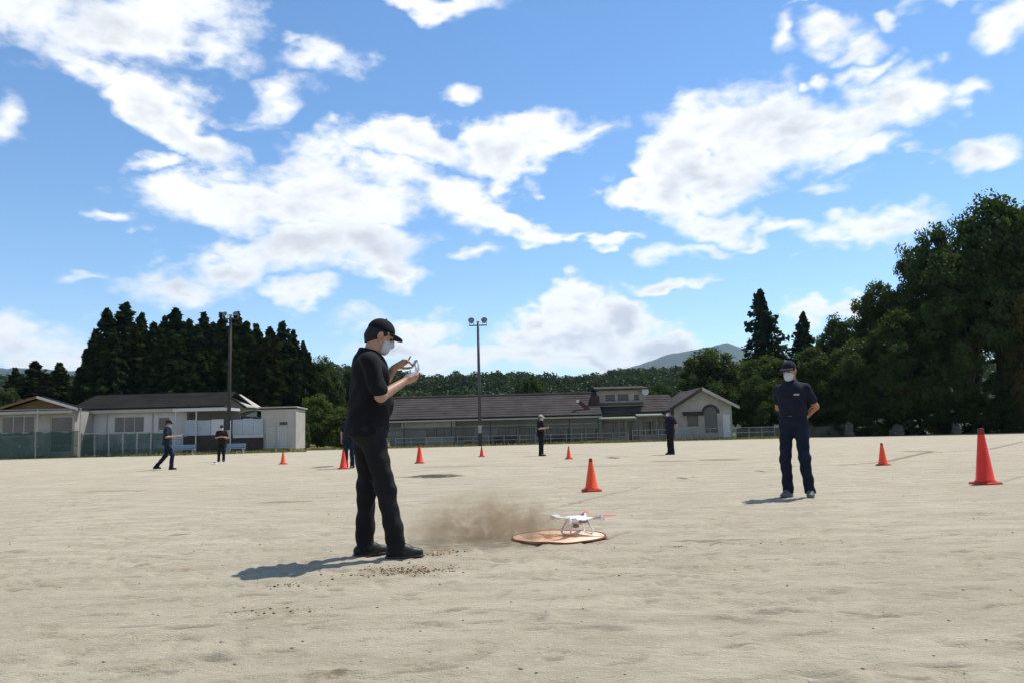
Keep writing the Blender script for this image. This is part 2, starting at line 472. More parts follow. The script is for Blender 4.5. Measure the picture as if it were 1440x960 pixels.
# ================================================================== ground
def ground_mesh():
    ys = [-40, -15, -5, 0, 1.2]
    y = 2.0
    while y < 110: ys.append(y); y *= 1.0062
    while y < 12000: ys.append(y); y *= 1.35
    ys = np.array(ys)
    s = np.linspace(-1, 1, 560)
    w = np.maximum(6.0, 1.05 * ys + 1.0)
    w = np.where(ys < 1.5, 40.0, w)
    X = s[None, :] * w[:, None]
    Y = np.repeat(ys[:, None], len(s), 1)
    Z = -0.0045 * np.clip(Y - 5, 0, 80)
    near = np.clip((60 - Y) / 40, 0, 1) * (Y > 1)
    # trodden, raked sand: soft swells, small ridges, scuffs
    Z = Z + near * (.020 * (fbm(X * .5, Y * .5, 3, 1) - .5) + .009 * (fbm(X * 2.3, Y * 3.2, 3, 5) - .5))
    ridge = np.abs(fbm(X * 3.0, Y * 6.0, 4, 9) - .5)
    Z = Z + near * (-.020 * np.clip(.06 - ridge, 0, 1) / .06 * (fbm(X * .9, Y * .9, 2, 21) > .52))
    fine = np.clip((14 - Y) / 8, 0, 1) * (Y > 1)
    Z = Z + fine *   .012 * (fbm(X * 13, Y * 20, 3, 33) - .5)
    soil_and_shade = np.zeros_like(X); rust = np.zeros_like(X)
    rnd = random.Random(3)
    # footprints in loose lines
    def dent(cx, cy, a, L, W, dep, tint=0.0):
        j0, j1 = np.searchsorted(ys, [cy - L, cy + L])
        if j1 <= j0: return
        sub = (slice(j0, j1), slice(None))
        dx = X[sub] - cx; dy = Y[sub] - cy
        u = dx * cos(a) + dy * sin(a); v = -dx * sin(a) + dy * cos(a)
        q = (u / L) ** 2 + (v / W) ** 2
        if tint: soil_and_shade[sub] = np.maximum(soil_and_shade[sub], tint * np.clip(1.3 - q, 0, 1))  # shade of the hollow painted in as a darker tone
        Z[sub] += np.where(q < 4, -dep * np.exp(-q * 1.6) + dep * .55 * np.exp(-(np.sqrt(q) - 1.25) ** 2 * 8), 0)
    for _ in range(26):
        d0 = rnd.uniform(2.4, 15); px0 = rnd.uniform(-100, 1540)
        p = GP(px0, d0); an = rnd.uniform(0, 2 * pi)
        for k in range(rnd.randint(4, 11)):
            side = .11 if k % 2 else -.11
            x = p.x + cos(an) * .6 * k - sin(an) * side; yy = p.y + sin(an) * .6 * k + cos(an) * side
            if yy > 2.3: dent(x, yy, an + rnd.uniform(-.2, .2), .13, .05, rnd.uniform(.006, .015), rnd.choice((0, .1, .2)))
    for _ in range(900):                    # scuffs and clods
        d0 = 2.4 * (9 ** rnd.random()); p = GP(rnd.uniform(-150, 1590), d0)
        dent(p.x, p.y, rnd.uniform(-.5, .5), rnd.uniform(.04, .17), rnd.uniform(.012, .04), rnd.uniform(.005, .014), rnd.choice((0, .12, .22, .38)))
    # faint curved wheel marks across the sand
    for (cx, cy, r, a0, a1, dep) in [(-9, 9, 10.5, -.9, .6, .010), (-9, 9, 11.9, -.9, .6, .009), (14, 3, 13.0, 1.9, 3.4, .010), (14, 3, 14.4, 1.9, 3.4, .010), (2, -6, 10.2, .7, 2.5, .008), (2, -6, 11.5, .7, 2.5, .008), (5, 22, 14, 3.4, 5.6, .010), (-2, 14, 8.3, 3.5, 5.7, .007)]:
        rr = np.hypot(X - cx, Y - cy); aa = np.arctan2(Y - cy, X - cx); aa = np.where(aa < -pi / 2, aa + 2 * pi, aa) if a1 > pi else aa
        wgt = np.clip((aa - a0) * 5, 0, 1) * np.clip((a1 - aa) * 5, 0, 1) * (fbm(X * .8, Y * .8, 2, 91) > .42) * (Y > 1)
        wd = .07
        u = (rr - r + .25 * (fbm(X * .35, Y * .35, 2, 95) - .5)) / wd
        Z = Z + wgt * dep * (-np.exp(-u * u) + .6 * np.exp(-(np.abs(u) - 1.7) ** 2 * 4)) * (.5 + .5 * np.sin(aa * r * 14))
    # dark patches, dark streaks and wheel tracks (px, py, half w, half h, strength)
    for (px, py, hw, hh, st) in [(612,669,36,3.2,1.0),(455,656,14,1.6,.8),(862,643,8,1.6,.9),(1010,646,32,1.6,.55),(940,648,30,1.3,.4),
                                 (960,672,5,1.6,.9),(1290,634,22,1.0,.55),(1071,662,5,1.4,.9),(975,670,6,1.2,.5),(585,670,30,1.2,.45),
                                 (20,775,22,4,.3),(200,792,12,3,.6),(255,750,12,2.0,.6),(90,640,60,1.5,.3),
                                 (640,655,50,1.0,.3),(830,655,70,1.0,.25),(1000,758,60,1.4,.5),(1090,858,40,2,.35),(475,945,9,4,.7),(400,705,40,1.2,.45),(150,690,50,1.2,.35)]:
        c = GY(px, py); e = GY(px, py + hh); L = GP(px + hw, c.y)
        rx = max(.05, abs(L.x - c.x)); ry = max(.05, abs(c.y - e.y))
        q = ((X - c.x) / rx) ** 2 + ((Y - c.y) / ry) ** 2
        q = q + 1.1 * (fbm(X * 3 / max(rx, .4), Y * 3 / max(rx, .4), 3, 41) - .5) + 1.5 * (fbm(X * 12, Y * 12, 3, 43) - .5)
        soil_and_shade = np.maximum(soil_and_shade, st * np.clip((1.05 - q) / .35, 0, 1))
    for pts, wd, st in [([(1060,657),(1120,655),(1180,653),(1240,649),(1310,634)], .16, .62), ([(1180,655),(1300,652),(1400,647)], .10, .32),
                        ([(1310,636),(1390,631),(1440,620)], .16, .5), ([(1410,676),(1440,668)], .06, .3), ([(760,717),(800,707),(850,695),(900,684)], .05, .4),
                        ([(850,757),(880,746)], .04, .3), ([(520,660),(700,655),(900,655),(1100,648)], .18, .28), ([(560,632),(700,634),(900,642)], .3, .22)]:
        wp = [GY(*p) for p in pts]
        dmin = np.full_like(X, 9.0)
        for a, b in zip(wp[:-1], wp[1:]):
            ax, ay, bx, by = a.x, a.y, b.x, b.y
            L2 = (bx - ax) ** 2 + (by - ay) ** 2
            t = np.clip(((X - ax) * (bx - ax) + (Y - ay) * (by - ay)) / L2, 0, 1)
            dmin = np.minimum(dmin, np.hypot(X - ax - t * (bx - ax), Y - ay - t * (by - ay)))
        dmin = dmin + .8 * wd * (fbm(X * 2.5, Y * 2.5, 3, 61) - .35)
        k = np.clip(1 - dmin / wd, 0, 1)
        soil_and_shade = np.maximum(soil_and_shade, st * np.clip(k * 2, 0, 1)); Z = Z - .02 * k
    for (px, py, rx, ry, st) in [(565,802,.36,.16,1.0),(250,800,.2,.12,.5),(600,775,.3,.3,.7),(395,860,.25,.1,.4),(460,950,.12,.06,.9),(590,935,.1,.05,.8),(1150,760,.4,.1,.3),(130,895,.3,.1,.3),(180,930,.2,.05,.35)]:
        c = GY(px, py)
        q = ((X - c.x) / rx) ** 2 + ((Y - c.y) / ry) ** 2 + 1.6 * (fbm(X * 9, Y * 9, 3, 77) - .5)
        rust = np.maximum(rust, st * np.clip(1.1 - q, 0, 1))
    global _GY, _GW, _GZ
    _GY, _GW, _GZ = ys, w, Z
    nr, nc = X.shape
    V = np.stack([X, Y, Z], -1).reshape(-1, 3)
    i = (np.arange(nr - 1)[:, None] * nc + np.arange(nc - 1)[None, :]).reshape(-1)
    Q = np.stack([i, i + 1, i + nc + 1, i + nc], 1)
    me = np_mesh('ground', V, Q)
    for nme, arr in (('soil_and_shade', soil_and_shade), ('rust', rust)):
        at = me.attributes.new(nme, 'FLOAT', 'POINT'); at.data.foreach_set('value', arr.astype(np.float32).ravel())
    return me

def sand_material():
    m = bpy.data.materials.new('sand'); m.use_nodes = True
    n, l = nm(m); b = n['Principled BSDF']
    b.inputs['Roughness'].default_value = .95; b.inputs['Specular IOR Level'].default_value = .12
    tc = n.new('ShaderNodeTexCoord'); co = tc.outputs['Object']
    def noise(scale, detail=6, rough=.6, vec=None, dist=0):
        t = n.new('ShaderNodeTexNoise'); t.inputs['Scale'].default_value = scale; t.inputs['Detail'].default_value = detail
        t.inputs['Roughness'].default_value = rough; t.inputs['Distortion'].default_value = dist
        l.new(vec or co, t.inputs['Vector']); return t.outputs['Fac']
    def rng(v, a, c, lo=0., hi=1.):
        r = n.new('ShaderNodeMapRange'); r.interpolation_type = 'SMOOTHSTEP'
        r.inputs['From Min'].default_value = a; r.inputs['From Max'].default_value = c
        r.inputs['To Min'].default_value = lo; r.inputs['To Max'].default_value = hi
        l.new(v, r.inputs['Value']); return r.outputs[0]
    def mix(f, a, c, blend='MIX'):
        x = n.new('ShaderNodeMix'); x.data_type = 'RGBA'; x.blend_type = blend
        for s, v in ((x.inputs[0], f), (x.inputs[6], a), (x.inputs[7], c)):
            if isinstance(v, bpy.types.NodeSocket): l.new(v, s)
            else: s.default_value = v if not hasattr(v, '__len__') else (*v, 1)
        return x.outputs[2]
    def mul(a, c):
        x = n.new('ShaderNodeMath'); x.operation = 'MULTIPLY'
        for s, v in ((x.inputs[0], a), (x.inputs[1], c)):
            if isinstance(v, bpy.types.NodeSocket): l.new(v, s)
            else: s.default_value = v
        return x.outputs[0]
    mp = n.new('ShaderNodeMapping'); l.new(co, mp.inputs[0]); mp.inputs['Scale'].default_value = (.6, 1.6, 1); mp.inputs['Rotation'].default_value = (0, 0, .15)
    c = mix(rng(noise(.35, 5, .6), .35, .65), (.398, .354, .262), (.455, .406, .306))
    c = mix(rng(noise(2.2, 7, .65, mp.outputs[0]), .36, .66), c, (.355, .312, .230))
    c = mix(mul(rng(noise(7, 6, .7, mp.outputs[0]), .54, .70), .5), c, (.27, .225, .158))
    c = mix(mul(rng(noise(26, 4, .7), .54, .72), .5), c, (.56, .50, .39))
    c = mix(mul(rng(noise(60, 3, .7), .56, .72), .4), c, (.23, .195, .14))
    c = mix(mul(rng(noise(16, 5, .7, mp.outputs[0]), .60, .72), .5), c, (.20, .165, .112))
    c = mix(mul(rng(noise(1.1, 5, .7), .6, .74), .3), c, (.37, .285, .18))
    at = n.new('ShaderNodeAttribute'); at.attribute_name = 'soil_and_shade'
    c = mix(mul(at.outputs['Fac'], rng(noise(12, 4), .3, .55, .75, 1.)), c, (.062, .055, .042))  # darkens tracks and patches, and carries the painted shade of dents
    ar = n.new('ShaderNodeAttribute'); ar.attribute_name = 'rust'
    c = mix(mul(ar.outputs['Fac'], rng(noise(22, 4, .7), .42, .6, .15, .85)), c, (.19, .115, .05))
    # beyond the field: rough grass and bare earth
    sp = n.new('ShaderNodeSeparateXYZ'); l.new(co, sp.inputs[0])
    wob = n.new('ShaderNodeMath'); wob.operation = 'MULTIPLY_ADD'; l.new(noise(.25, 3), wob.inputs[0]); wob.inputs[1].default_value = 6.0
    l.new(sp.outputs[1], wob.inputs[2])
    grass = mix(rng(noise(1.5, 5), .4, .6), (.085, .10, .035), (.15, .14, .06))
    c = mix(rng(wob.outputs[0], 73.0, 78.0), c, grass)
    l.new(c, b.inputs['Base Color'])
    hsum = n.new('ShaderNodeMath'); hsum.operation = 'ADD'
    l.new(noise(22, 6, .7, mp.outputs[0]), hsum.inputs[0]); l.new(mul(noise(90, 4, .7), .5), hsum.inputs[1])
    bp = n.new('ShaderNodeBump'); bp.inputs['Strength'].default_value = .75; bp.inputs['Distance'].default_value = .03
    l.new(hsum.outputs[0], bp.inputs['Height']); l.new(bp.outputs[0], b.inputs['Normal'])
    return m

M_SAND = sand_material()
ground = mesh_ob('ground', ground_mesh(), M_SAND, None, True)
tag(ground, 'pale trodden sand of the sports field', kind='structure')

def gh(x, y):
    """Height of the ground sheet at (x, y), scalars or arrays."""
    x = np.asarray(x, float); y = np.asarray(y, float)
    j = np.clip(np.searchsorted(_GY, y) - 1, 0, len(_GY) - 2)
    t = (y - _GY[j]) / (_GY[j + 1] - _GY[j]); nc = _GZ.shape[1]
    out = 0
    for jj, wt in ((j, 1 - t), (j + 1, t)):
        c = np.clip((x / _GW[jj] + 1) / 2 * (nc - 1), 0, nc - 1.001); i = c.astype(int); f = c - i
        out = out + wt * (_GZ[jj, i] * (1 - f) + _GZ[jj, i + 1] * f)
    return out

def on_ground(p, dz=0.0):
    return Vector((p[0], p[1], float(gh(p[0], p[1])) + dz))

def pebble_stuff():
    """Loose grit and small clods, too many to count."""
    N = 1700
    rnd = np.random.default_rng(5)
    d = 2.3 * (8.0 ** rnd.random(N)); x = (rnd.random(N) * 2 - 1) * (.78 * d + .6)
    r = .0022 + .0075 * rnd.random(N) ** 6; r = r * (1 + .04 * d)
    base = np.array([(1,0,0),(0,1,0),(-1,0,0),(0,-1,0),(0,0,.75),(0,0,-.5)])
    V = base[None] * r[:, None, None] * (0.7 + .6 * rnd.random((N, 6, 1)))
    a = rnd.random(N) * 6.28; ca, sa = np.cos(a), np.sin(a)
    V = np.stack([V[..., 0] * ca[:, None] - V[..., 1] * sa[:, None], V[..., 0] * sa[:, None] + V[..., 1] * ca[:, None], V[..., 2]], -1)
    V[..., 0] += x[:, None]; V[..., 1] += d[:, None]; V[..., 2] += (r * .15)[:, None]
    V[..., 2] += gh(x, d)[:, None]
    f = np.array([(0,1,4),(1,2,4),(2,3,4),(3,0,4),(1,0,5),(2,1,5),(3,2,5),(0,3,5)])
    Q = (f[None] + (np.arange(N) * 6)[:, None, None]).reshape(-1, 3)
    o = mesh_ob('grit', np_mesh('grit', V.reshape(-1, 3), Q), mat('grit', (.33, .29, .215), .95, .3, 3.0))
    tag(o, 'loose grit and small clods lying on the sand', 'grit', kind='stuff')
pebble_stuff()

def clod_stuff():
    """Brown earth kicked up round the nearest man's feet."""
    rnd = np.random.default_rng(9); pts = []
    for (px, py, sx, sy, n) in [(570, 800, .16, .10, 420), (600, 778, .16, .12, 260), (540, 806, .20, .05, 160), (395, 860, .15, .05, 60), (1010, 765, .5, .05, 60), (420, 822, .12, .06, 70)]:
        c = GY(px, py)
        for _ in range(n): pts.append((c.x + rnd.normal() * sx, c.y + rnd.normal() * sy, .0025 + .008 * rnd.random() ** 4))
    pts = np.array(pts); N = len(pts); r = pts[:, 2]
    base = np.array([(1,0,0),(0,1,0),(-1,0,0),(0,-1,0),(0,0,.75),(0,0,-.5)])
    V = base[None] * r[:, None, None] * (.6 + .8 * rnd.random((N, 6, 1)))
    V[..., 0] += pts[:, 0, None]; V[..., 1] += pts[:, 1, None]; V[..., 2] += (gh(pts[:, 0], pts[:, 1]) + r * .2)[:, None]
    f = np.array([(0,1,4),(1,2,4),(2,3,4),(3,0,4),(1,0,5),(2,1,5),(3,2,5),(0,3,5)])
    Q = (f[None] + (np.arange(N) * 6)[:, None, None]).reshape(-1, 3)
    o = mesh_ob('earth_crumbs', np_mesh('earth_crumbs', V.reshape(-1, 3), Q), mat('brown_earth', (.16, .105, .055), .95, .4, 5.0))
    tag(o, "brown earth crumbs scattered round the nearest man's feet", 'earth', kind='stuff')
clod_stuff()

# ================================================================== hills, mountain, trees
def interp_px(prof, px):
    xs = [p[0] for p in prof]; ysv = [p[1] for p in prof]
    return float(np.interp(px, xs, ysv))

M_HILL = mat('hillside', (.030, .045, .020), 1.0, .3, .02)
M_WOOD = leaf_mat('far_wood_leaves', (.022, .036, .015), (.058, .078, .029), .14, .03)
RIDGE = [(-500,535),(-200,525),(0,521),(60,520),(120,522),(300,512),(430,504),(480,506),(540,512),(600,521),(640,518),(690,516),(750,517),(800,523),(830,520),(870,514),(930,514),(1000,512),(1100,505),(1300,495),(1700,500),(2000,510)]
HD0, HD1 = 135.0, 420.0
def hill_z(x, y):
    px = CX + x / y * F_PX
    top = interp_px(RIDGE, px)
    zr = P(px, top + 21, HD1).z                       # ground of the ridge, trees stand on it
    t = min(1.0, max(0.0, (y - HD0) / (HD1 - HD0)))
    t = t * t * (3 - 2 * t) * .35 + t * .65
    n = 4.5 * (float(fbm(np.array(x * .013), np.array(y * .013), 3, 3)) - .5) * min(1, t * 3)
    return gz(HD0) - .3 + (zr - gz(HD0)) * t + n

def build_hills():
    ysl = np.linspace(HD0, HD1, 26).tolist() + [470, 560, 700]
    V = []; nx = 90
    for y in ysl:
        for k in range(nx):
            x = (-1.15 + 2.3 * k / (nx - 1)) * y * 1.05
            z = hill_z(x, min(y, HD1)) - max(0, (y - HD1)) * .12
            V.append((x, y, z))
    Q = [(j*nx+i, j*nx+i+1, j*nx+nx+i+1, j*nx+nx+i) for j in range(len(ysl)-1) for i in range(nx-1)]
    o = mesh_ob('hills', np_mesh('hills', np.array(V), np.array(Q)), M_HILL, None, True)
    tag(o, 'low wooded hills behind the school', kind='structure')
    # the wood that covers them: one mass
    rnd = np.random.default_rng(23)
    cs, ss = [], []
    for _ in range(3700):
        d = HD0 + 3 + (HD1 - HD0 + 3) * rnd.random() ** .8
        x = (rnd.random() * 2 - 1) * d * .95
        px = CX + x / d * F_PX
        if 120 < px < 425 or px > 1180:
            if rnd.random() < .6: continue
        r = (1.5 + 2.3 * rnd.random()) * (.75 + .25 * d / HD1)
        cs.append((x, d, hill_z(x, d) + r * .7)); ss.append(r)
    cs = np.array(cs); ss = np.array(ss); K = 100
    n = len(cs)
    dirs = rnd.normal(size=(n, K, 3)); dirs /= np.linalg.norm(dirs, axis=2, keepdims=True)
    dirs[..., 2] = np.abs(dirs[..., 2]) * 1.25 - .25
    lump = .75 + .35 * rnd.random((n, K, 1))
    C = cs[:, None] + dirs * ss[:, None, None] * lump * np.array([1, 1, 1.15])
    leaf_quads_obj('hillside_wood', C.reshape(-1, 3), dirs.reshape(-1, 3), np.repeat(ss * .19, K) * (.7 + .6 * rnd.random(n * K)), M_WOOD, rnd, None,
                   jitter=.7)
    w = bpy.data.objects['hillside_wood']
    tag(w, 'dense green wood covering the low hills behind the school', 'wood', kind='stuff')

def leaf_quads(C, N, S, rnd, jitter=.9, aspect=1.0, droop=0.0):
    n = len(C)
    Nn = N + rnd.normal(size=(n, 3)) * jitter
    Nn /= np.linalg.norm(Nn, axis=1, keepdims=True) + 1e-9
    R = rnd.normal(size=(n, 3))
    T = np.cross(Nn, R); T /= np.linalg.norm(T, axis=1, keepdims=True) + 1e-9
    B = np.cross(Nn, T)
    S = S[:, None]
    k = .5 + .35 * rnd.random((n, 1))
    V = np.stack([C - T * S * aspect, C - B * S * k, C + T * S * aspect, C + B * S * k], 1).reshape(-1, 3)
    Q = np.arange(n * 4).reshape(-1, 4)
    return V, Q

def leaf_quads_obj(name, C, N, S, mt, rnd, parent, jitter=.9, aspect=1.0):
    V, Q = leaf_quads(C, N, S, rnd, jitter, aspect)
    return mesh_ob(name, np_mesh(name, V, Q), mt, parent)

build_hills()

MTN = [(700,560),(820,530),(870,520),(900,513),(925,503),(945,497),(962,494),(980,491),(1000,488),(1012,484),(1022,481.5),(1034,486),(1050,492),(1100,497),(1200,505),(1400,540)]
def build_mountain(name, prof, d, lab):
    V = []; cols = np.linspace(prof[0][0], prof[-1][0], 120); rows = 14
    for px in cols:
        t = P(px, interp_px(prof, px), d)
        jag = 14 * (float(fbm(np.array(px * .09), np.array(1.), 4, 4)) - .5)
        for r in range(rows):
            k = r / (rows - 1)
            y = d - 1500 * (1 - k)
            z = -2 + (t.z + jag + 2) * (k ** .8) * (1 + .25 * (float(fbm(np.array(px * .05), np.array(k * 4), 3, 9)) - .5) * (1 - k))
            V.append((t.x * (y / d), y, z))
        V.append((t.x * 1.05, d + 600, -2))
    R = rows + 1
    Q = [(i*R+j, (i+1)*R+j, (i+1)*R+j+1, i*R+j+1) for i in range(len(cols)-1) for j in range(R-1)]
    tag(mesh_ob(name, np_mesh(name, np.array(V), np.array(Q)), mat(name + '_forest', (.028, .042, .022), 1., .3, .004), None, True), lab, kind='structure')
build_mountain('mountain', MTN, 5200.0, 'far blue mountain beyond the wooded hills')
build_mountain('mountain', [(-500,540),(-200,528),(-60,520),(20,517),(70,519),(140,523),(260,530),(420,545)], 3600.0, 'far blue ridge at the left edge')

# ---------- trees
M_BARK = mat('bark', (.055, .043, .032), .95, .35, 5.0, .5, 20)
M_CEDAR = leaf_mat('cedar_needles', (.010, .020, .007), (.034, .054, .018), .14, .5, 0.0)
M_CEDAR2 = leaf_mat('cedar_needles_warm', (.013, .019, .006), (.036, .044, .013), .16, .5, 0.0)
M_BROAD = leaf_mat('broad_leaves', (.015, .028, .008), (.060, .090, .024), .36, .45)
M_BROAD2 = leaf_mat('broad_leaves_mid', (.022, .038, .011), (.078, .108, .030), .36, .45)
M_LIGHT = leaf_mat('light_leaves', (.050, .070, .016), (.125, .150, .040), .4, 1.2)
M_YELLOW = leaf_mat('yellowish_leaves', (.045, .046, .012), (.11, .095, .024), .4, 1.0)

def conifer_meshes(seed, H, R, nb=230, ragged=.3):
    """Trunk and crown of a cedar: whorls of drooping sprays round a straight trunk."""
    rnd = np.random.default_rng(seed)
    tb = MB(); tb.tube([(0, 0, -.3), (.03, 0, H * .35), (0, .02, H * .7), (0, 0, H * .97)], [H * .018, H * .014, H * .008, .02], 8)
    C, N, S = [], [], []
    br = MB()
    for i in range(nb):
        k = (i + rnd.random()) / nb
        z = H * (.10 + .89 * k)
        prof = min(1.0, (1 - k) * 1.55 + .03) ** .85 * min(1, .55 + k * 2.2)
        L = R * prof * (1 - ragged + ragged * 1.6 * rnd.random())
        a = rnd.random() * 2 * pi
        dr = np.array([cos(a), sin(a), 0.0])
        tip = np.array([0, 0, z]) + dr * L + np.array([0, 0, -L * .18 + .15 * rnd.normal()])
        if i % 3 == 0 and L > .8:
            br.tube([(0, 0, z), tuple((np.array([0, 0, z]) + tip) / 2 + np.array([0, 0, -.05 * L])), tuple(tip)], [.05, .03, .01], 4, False)
        m = int(16 + 26 * L / R)
        t = rnd.random(m) ** .6
        p = np.array([0, 0, z])[None] * (1 - t[:, None]) + tip[None] * t[:, None]
        side = np.array([-sin(a), cos(a), 0.0])
        sp = (.10 + .20 * L * (1.1 - t))
        p = p + side[None] * (rnd.normal(size=m) * sp * .6)[:, None] + np.array([0, 0, 1.0])[None] * (rnd.normal(size=m) * .16 - .08)[:, None]
        C.append(p); N.append(np.tile(dr * .6 + np.array([0, 0, .8]), (m, 1))); S.append((.22 + .20 * rnd.random(m)) * (.75 + .25 * L / R) * H / 18)
    C = np.concatenate(C); N = np.concatenate(N); S = np.concatenate(S)
    V, Q = leaf_quads(C, N, S, rnd, .65, 1.1)
    me = bpy.data.meshes.new('trunk'); me.from_pydata(tb.v + br.v, [], tb.f + [tuple(i + len(tb.v) for i in f) for f in br.f]); me.update()
    return me, np_mesh('crown', V, Q)

def broad_meshes(seed, H, R, lobes=13, leaf=.20, per=70, clumps=420, low=.22, spread=1.0):
    """Trunk with limbs, and a crown of leaf clumps set round many lobes."""
    rnd = np.random.default_rng(seed)
    tb = MB()
    tr = H * .022
    fork = H * (low + .1)
    tb.tube([(0, 0, -.4), (.1 * R * rnd.normal() * .3, 0, fork * .5), (0, 0, fork), (.05 * R, .03 * R, H * .6)], [tr * 1.5, tr * 1.1, tr, tr * .4], 9)
    LC = []
    for i in range(lobes):
        k = (i + .5) / lobes
        z = H * (low + .10 + (.86 - low) * k)
        w = sin(pi * min(1.0, .18 + .80 * k)) ** .6
        a = i * 2.4 + rnd.normal() * .4
        rad = R * w * (.35 + .45 * rnd.random()) * spread if i < lobes - 1 else 0.05
        LC.append(np.array([cos(a) * rad, sin(a) * rad, z]))
        q = LC[-1]
        tb.tube([(0, 0, min(fork + (z - fork) * .2, z)), tuple(q * np.array([.5, .5, 1]) + np.array([0, 0, -.12 * H * .5])), tuple(q)], [tr * .55, tr * .3, .02], 5, False)
    C, N, S = [], [], []
    for c in range(clumps):
        b = LC[rnd.integers(len(LC))]
        u = rnd.normal(size=3); u /= np.linalg.norm(u)
        if u[2] < -.3: u[2] *= .5
        lr = R * .36
        p = b + u * lr * np.array([1, 1, .85]) * (.62 + .42 * rnd.random() ** .6)
        if p[2] < H * low * .6: continue
        cr = R * .085 * (.6 + .9 * rnd.random())
        m = int(per * (.6 + .8 * rnd.random()))
        off = rnd.normal(size=(m, 3)); off *= (rnd.random((m, 1)) ** .4 / (np.linalg.norm(off, axis=1, keepdims=True) + 1e-9)) * cr * 1.7 * np.array([1, 1, .62])
        C.append(p + off); N.append(np.tile(u * .5 + np.array([0, 0, .7]), (m, 1))); S.append(leaf * (.6 + .8 * rnd.random(m)))
    C = np.concatenate(C); N = np.concatenate(N); S = np.concatenate(S)
    V, Q = leaf_quads(C, N, S, rnd, .8)
    me = bpy.data.meshes.new('trunk'); me.from_pydata(tb.v, [], tb.f); me.update()
    return me, np_mesh('crown', V, Q)

_leaf_variants = {}
def tree(name, meshes, loc, rz, scale, lmat, label, cat, group=None):
    root = empty(name, loc, rz, label, cat, group)
    root.scale = scale
    t = mesh_ob('trunk', meshes[0], M_BARK, root)
    cm = meshes[1]
    if not cm.materials: cm.materials.append(lmat)
    c = mesh_ob('crown', cm, None, root)
    if cm.materials[0] != lmat:
        c.material_slots[0].link = 'OBJECT'; c.material_slots[0].material = lmat
    return root

CON = [conifer_meshes(31, 18, 3.0, 230), conifer_meshes(32, 18, 2.7, 230, .4), conifer_meshes(33, 18, 3.4, 240, .35)]
# cedar grove behind the long white building: (column of tip, row of tip, depth, width factor)
CEDARS = [(135,462,100,.9),(151,432,98,1.0),(176,425,100,1.15),(199,439,103,.85),(186,452,96,1.0),(216,452,100,.9),(232,444,104,.85),(247,432,99,1.15),(266,447,105,.9),(287,439,102,.9),
          (277,455,96,1.0),(301,452,100,.9),(313,440,106,.8),(334,437,103,.95),(347,450,99,.9),(361,455,104,.9),(380,458,98,1.0),(397,451,102,1.05),(412,463,106,.85),(426,478,101,.8),(434,494,99,.75),(225,462,94,1.0),(325,462,94,1.0),(160,468,94,1.0),(375,474,94,1.0),(127,498,101,.8),(252,470,93,1.0),(420,505,95,.8)]
order = sorted(range(len(CEDARS)), key=lambda i: CEDARS[i][0])
rank = {i: k + 1 for k, i in enumerate(order)}
ORD = ['', 'first', 'second', 'third', 'fourth', 'fifth', 'sixth', 'seventh', 'eighth', 'ninth', 'tenth', 'eleventh', 'twelfth', 'thirteenth', 'fourteenth', 'fifteenth', 'sixteenth', 'seventeenth', 'eighteenth', 'nineteenth', 'twentieth', 'twenty-first', 'twenty-second', 'twenty-third', 'twenty-fourth', 'twenty-fifth', 'twenty-sixth', 'twenty-seventh', 'twenty-eighth', 'twenty-ninth', 'thirtieth']
for i, (px, py, d, wf) in enumerate(CEDARS):
    top = P(px, py, d); g = GP(px, d)
    h = top.z - g.z
    r = rank[i]
    lab = ('leftmost tall dark cedar of the grove behind the white building' if r == 1 else
           'rightmost short dark cedar at the end of the grove' if r == len(CEDARS) else
           'dark cedar in the grove, its tip the %s from the left' % ORD[r])
    tree('cedar_tree', CON[i % 3], (top.x, d, g.z - .1), i * 1.7, (wf * 1.35 * h / 18, wf * 1.35 * h / 18, h / 18), M_CEDAR if i % 4 else M_CEDAR2, lab, 'tree', 'cedars behind the white building')
for (px, py, d, wf, lab) in [(50,506,112,1.25,'short broad conifer behind the left gable, left of its pair'),(84,509,110,1.1,'short conifer behind the left gable, right of its pair'),
                             (68,524,108,1.1,'lowest small conifer between the pair behind the left gable'),(22,516,116,.9,'small conifer at the left edge behind the gabled building')]:
    top = P(px, py, d); g = GP(px, d); h = top.z - g.z
    tree('conifer_tree', CON[(px // 7) % 3], (top.x, d, g.z - .1), px * .3, (wf * h / 11, wf * h / 11, h / 18), M_CEDAR2, lab, 'tree', 'small conifers at the left')
for k, (px, py, d, wf, lab) in enumerate([(1068,406,112,1.05,'tall dark pointed fir rising behind the man with hands behind his back'),(1128,438,108,1.05,'shorter dark fir right of the tall pointed fir')]):
    top = P(px, py, d); g = GP(px, d); h = top.z - g.z
    m = conifer_meshes(50 + k, 18, 4.0, 240, .45)
    tree('fir_tree', m, (top.x, d, g.z - .1), .4, (wf * h / 18, wf * h / 18, h / 18), M_CEDAR, lab, 'tree')

BRO = [broad_meshes(61, 20, 8.5, 17, .19, 105, 560), broad_meshes(62, 20, 8.0, 16, .19, 105, 520), broad_meshes(63, 10, 5.0, 11, .14, 90, 340, .12), broad_meshes(64, 10, 5.2, 12, .14, 90, 340, .10)]
def broad(px, top_py, d, wpx, var, lmat, name, label, rz=0., group=None, dz=0.):
    top = P(px, top_py, d); g = GP(px, d); h = top.z - g.z
    w = wpx / F_PX * d
    H0, R0 = ((20, 8.5), (20, 8.0), (10, 5.0), (10, 5.2))[var]
    sxy = w / (R0 * 1.12)
    return tree(name, BRO[var], (top.x, d, g.z - .1 + dz), rz, (sxy, sxy, h / (H0 * 1.05)), lmat, label, 'tree', group)

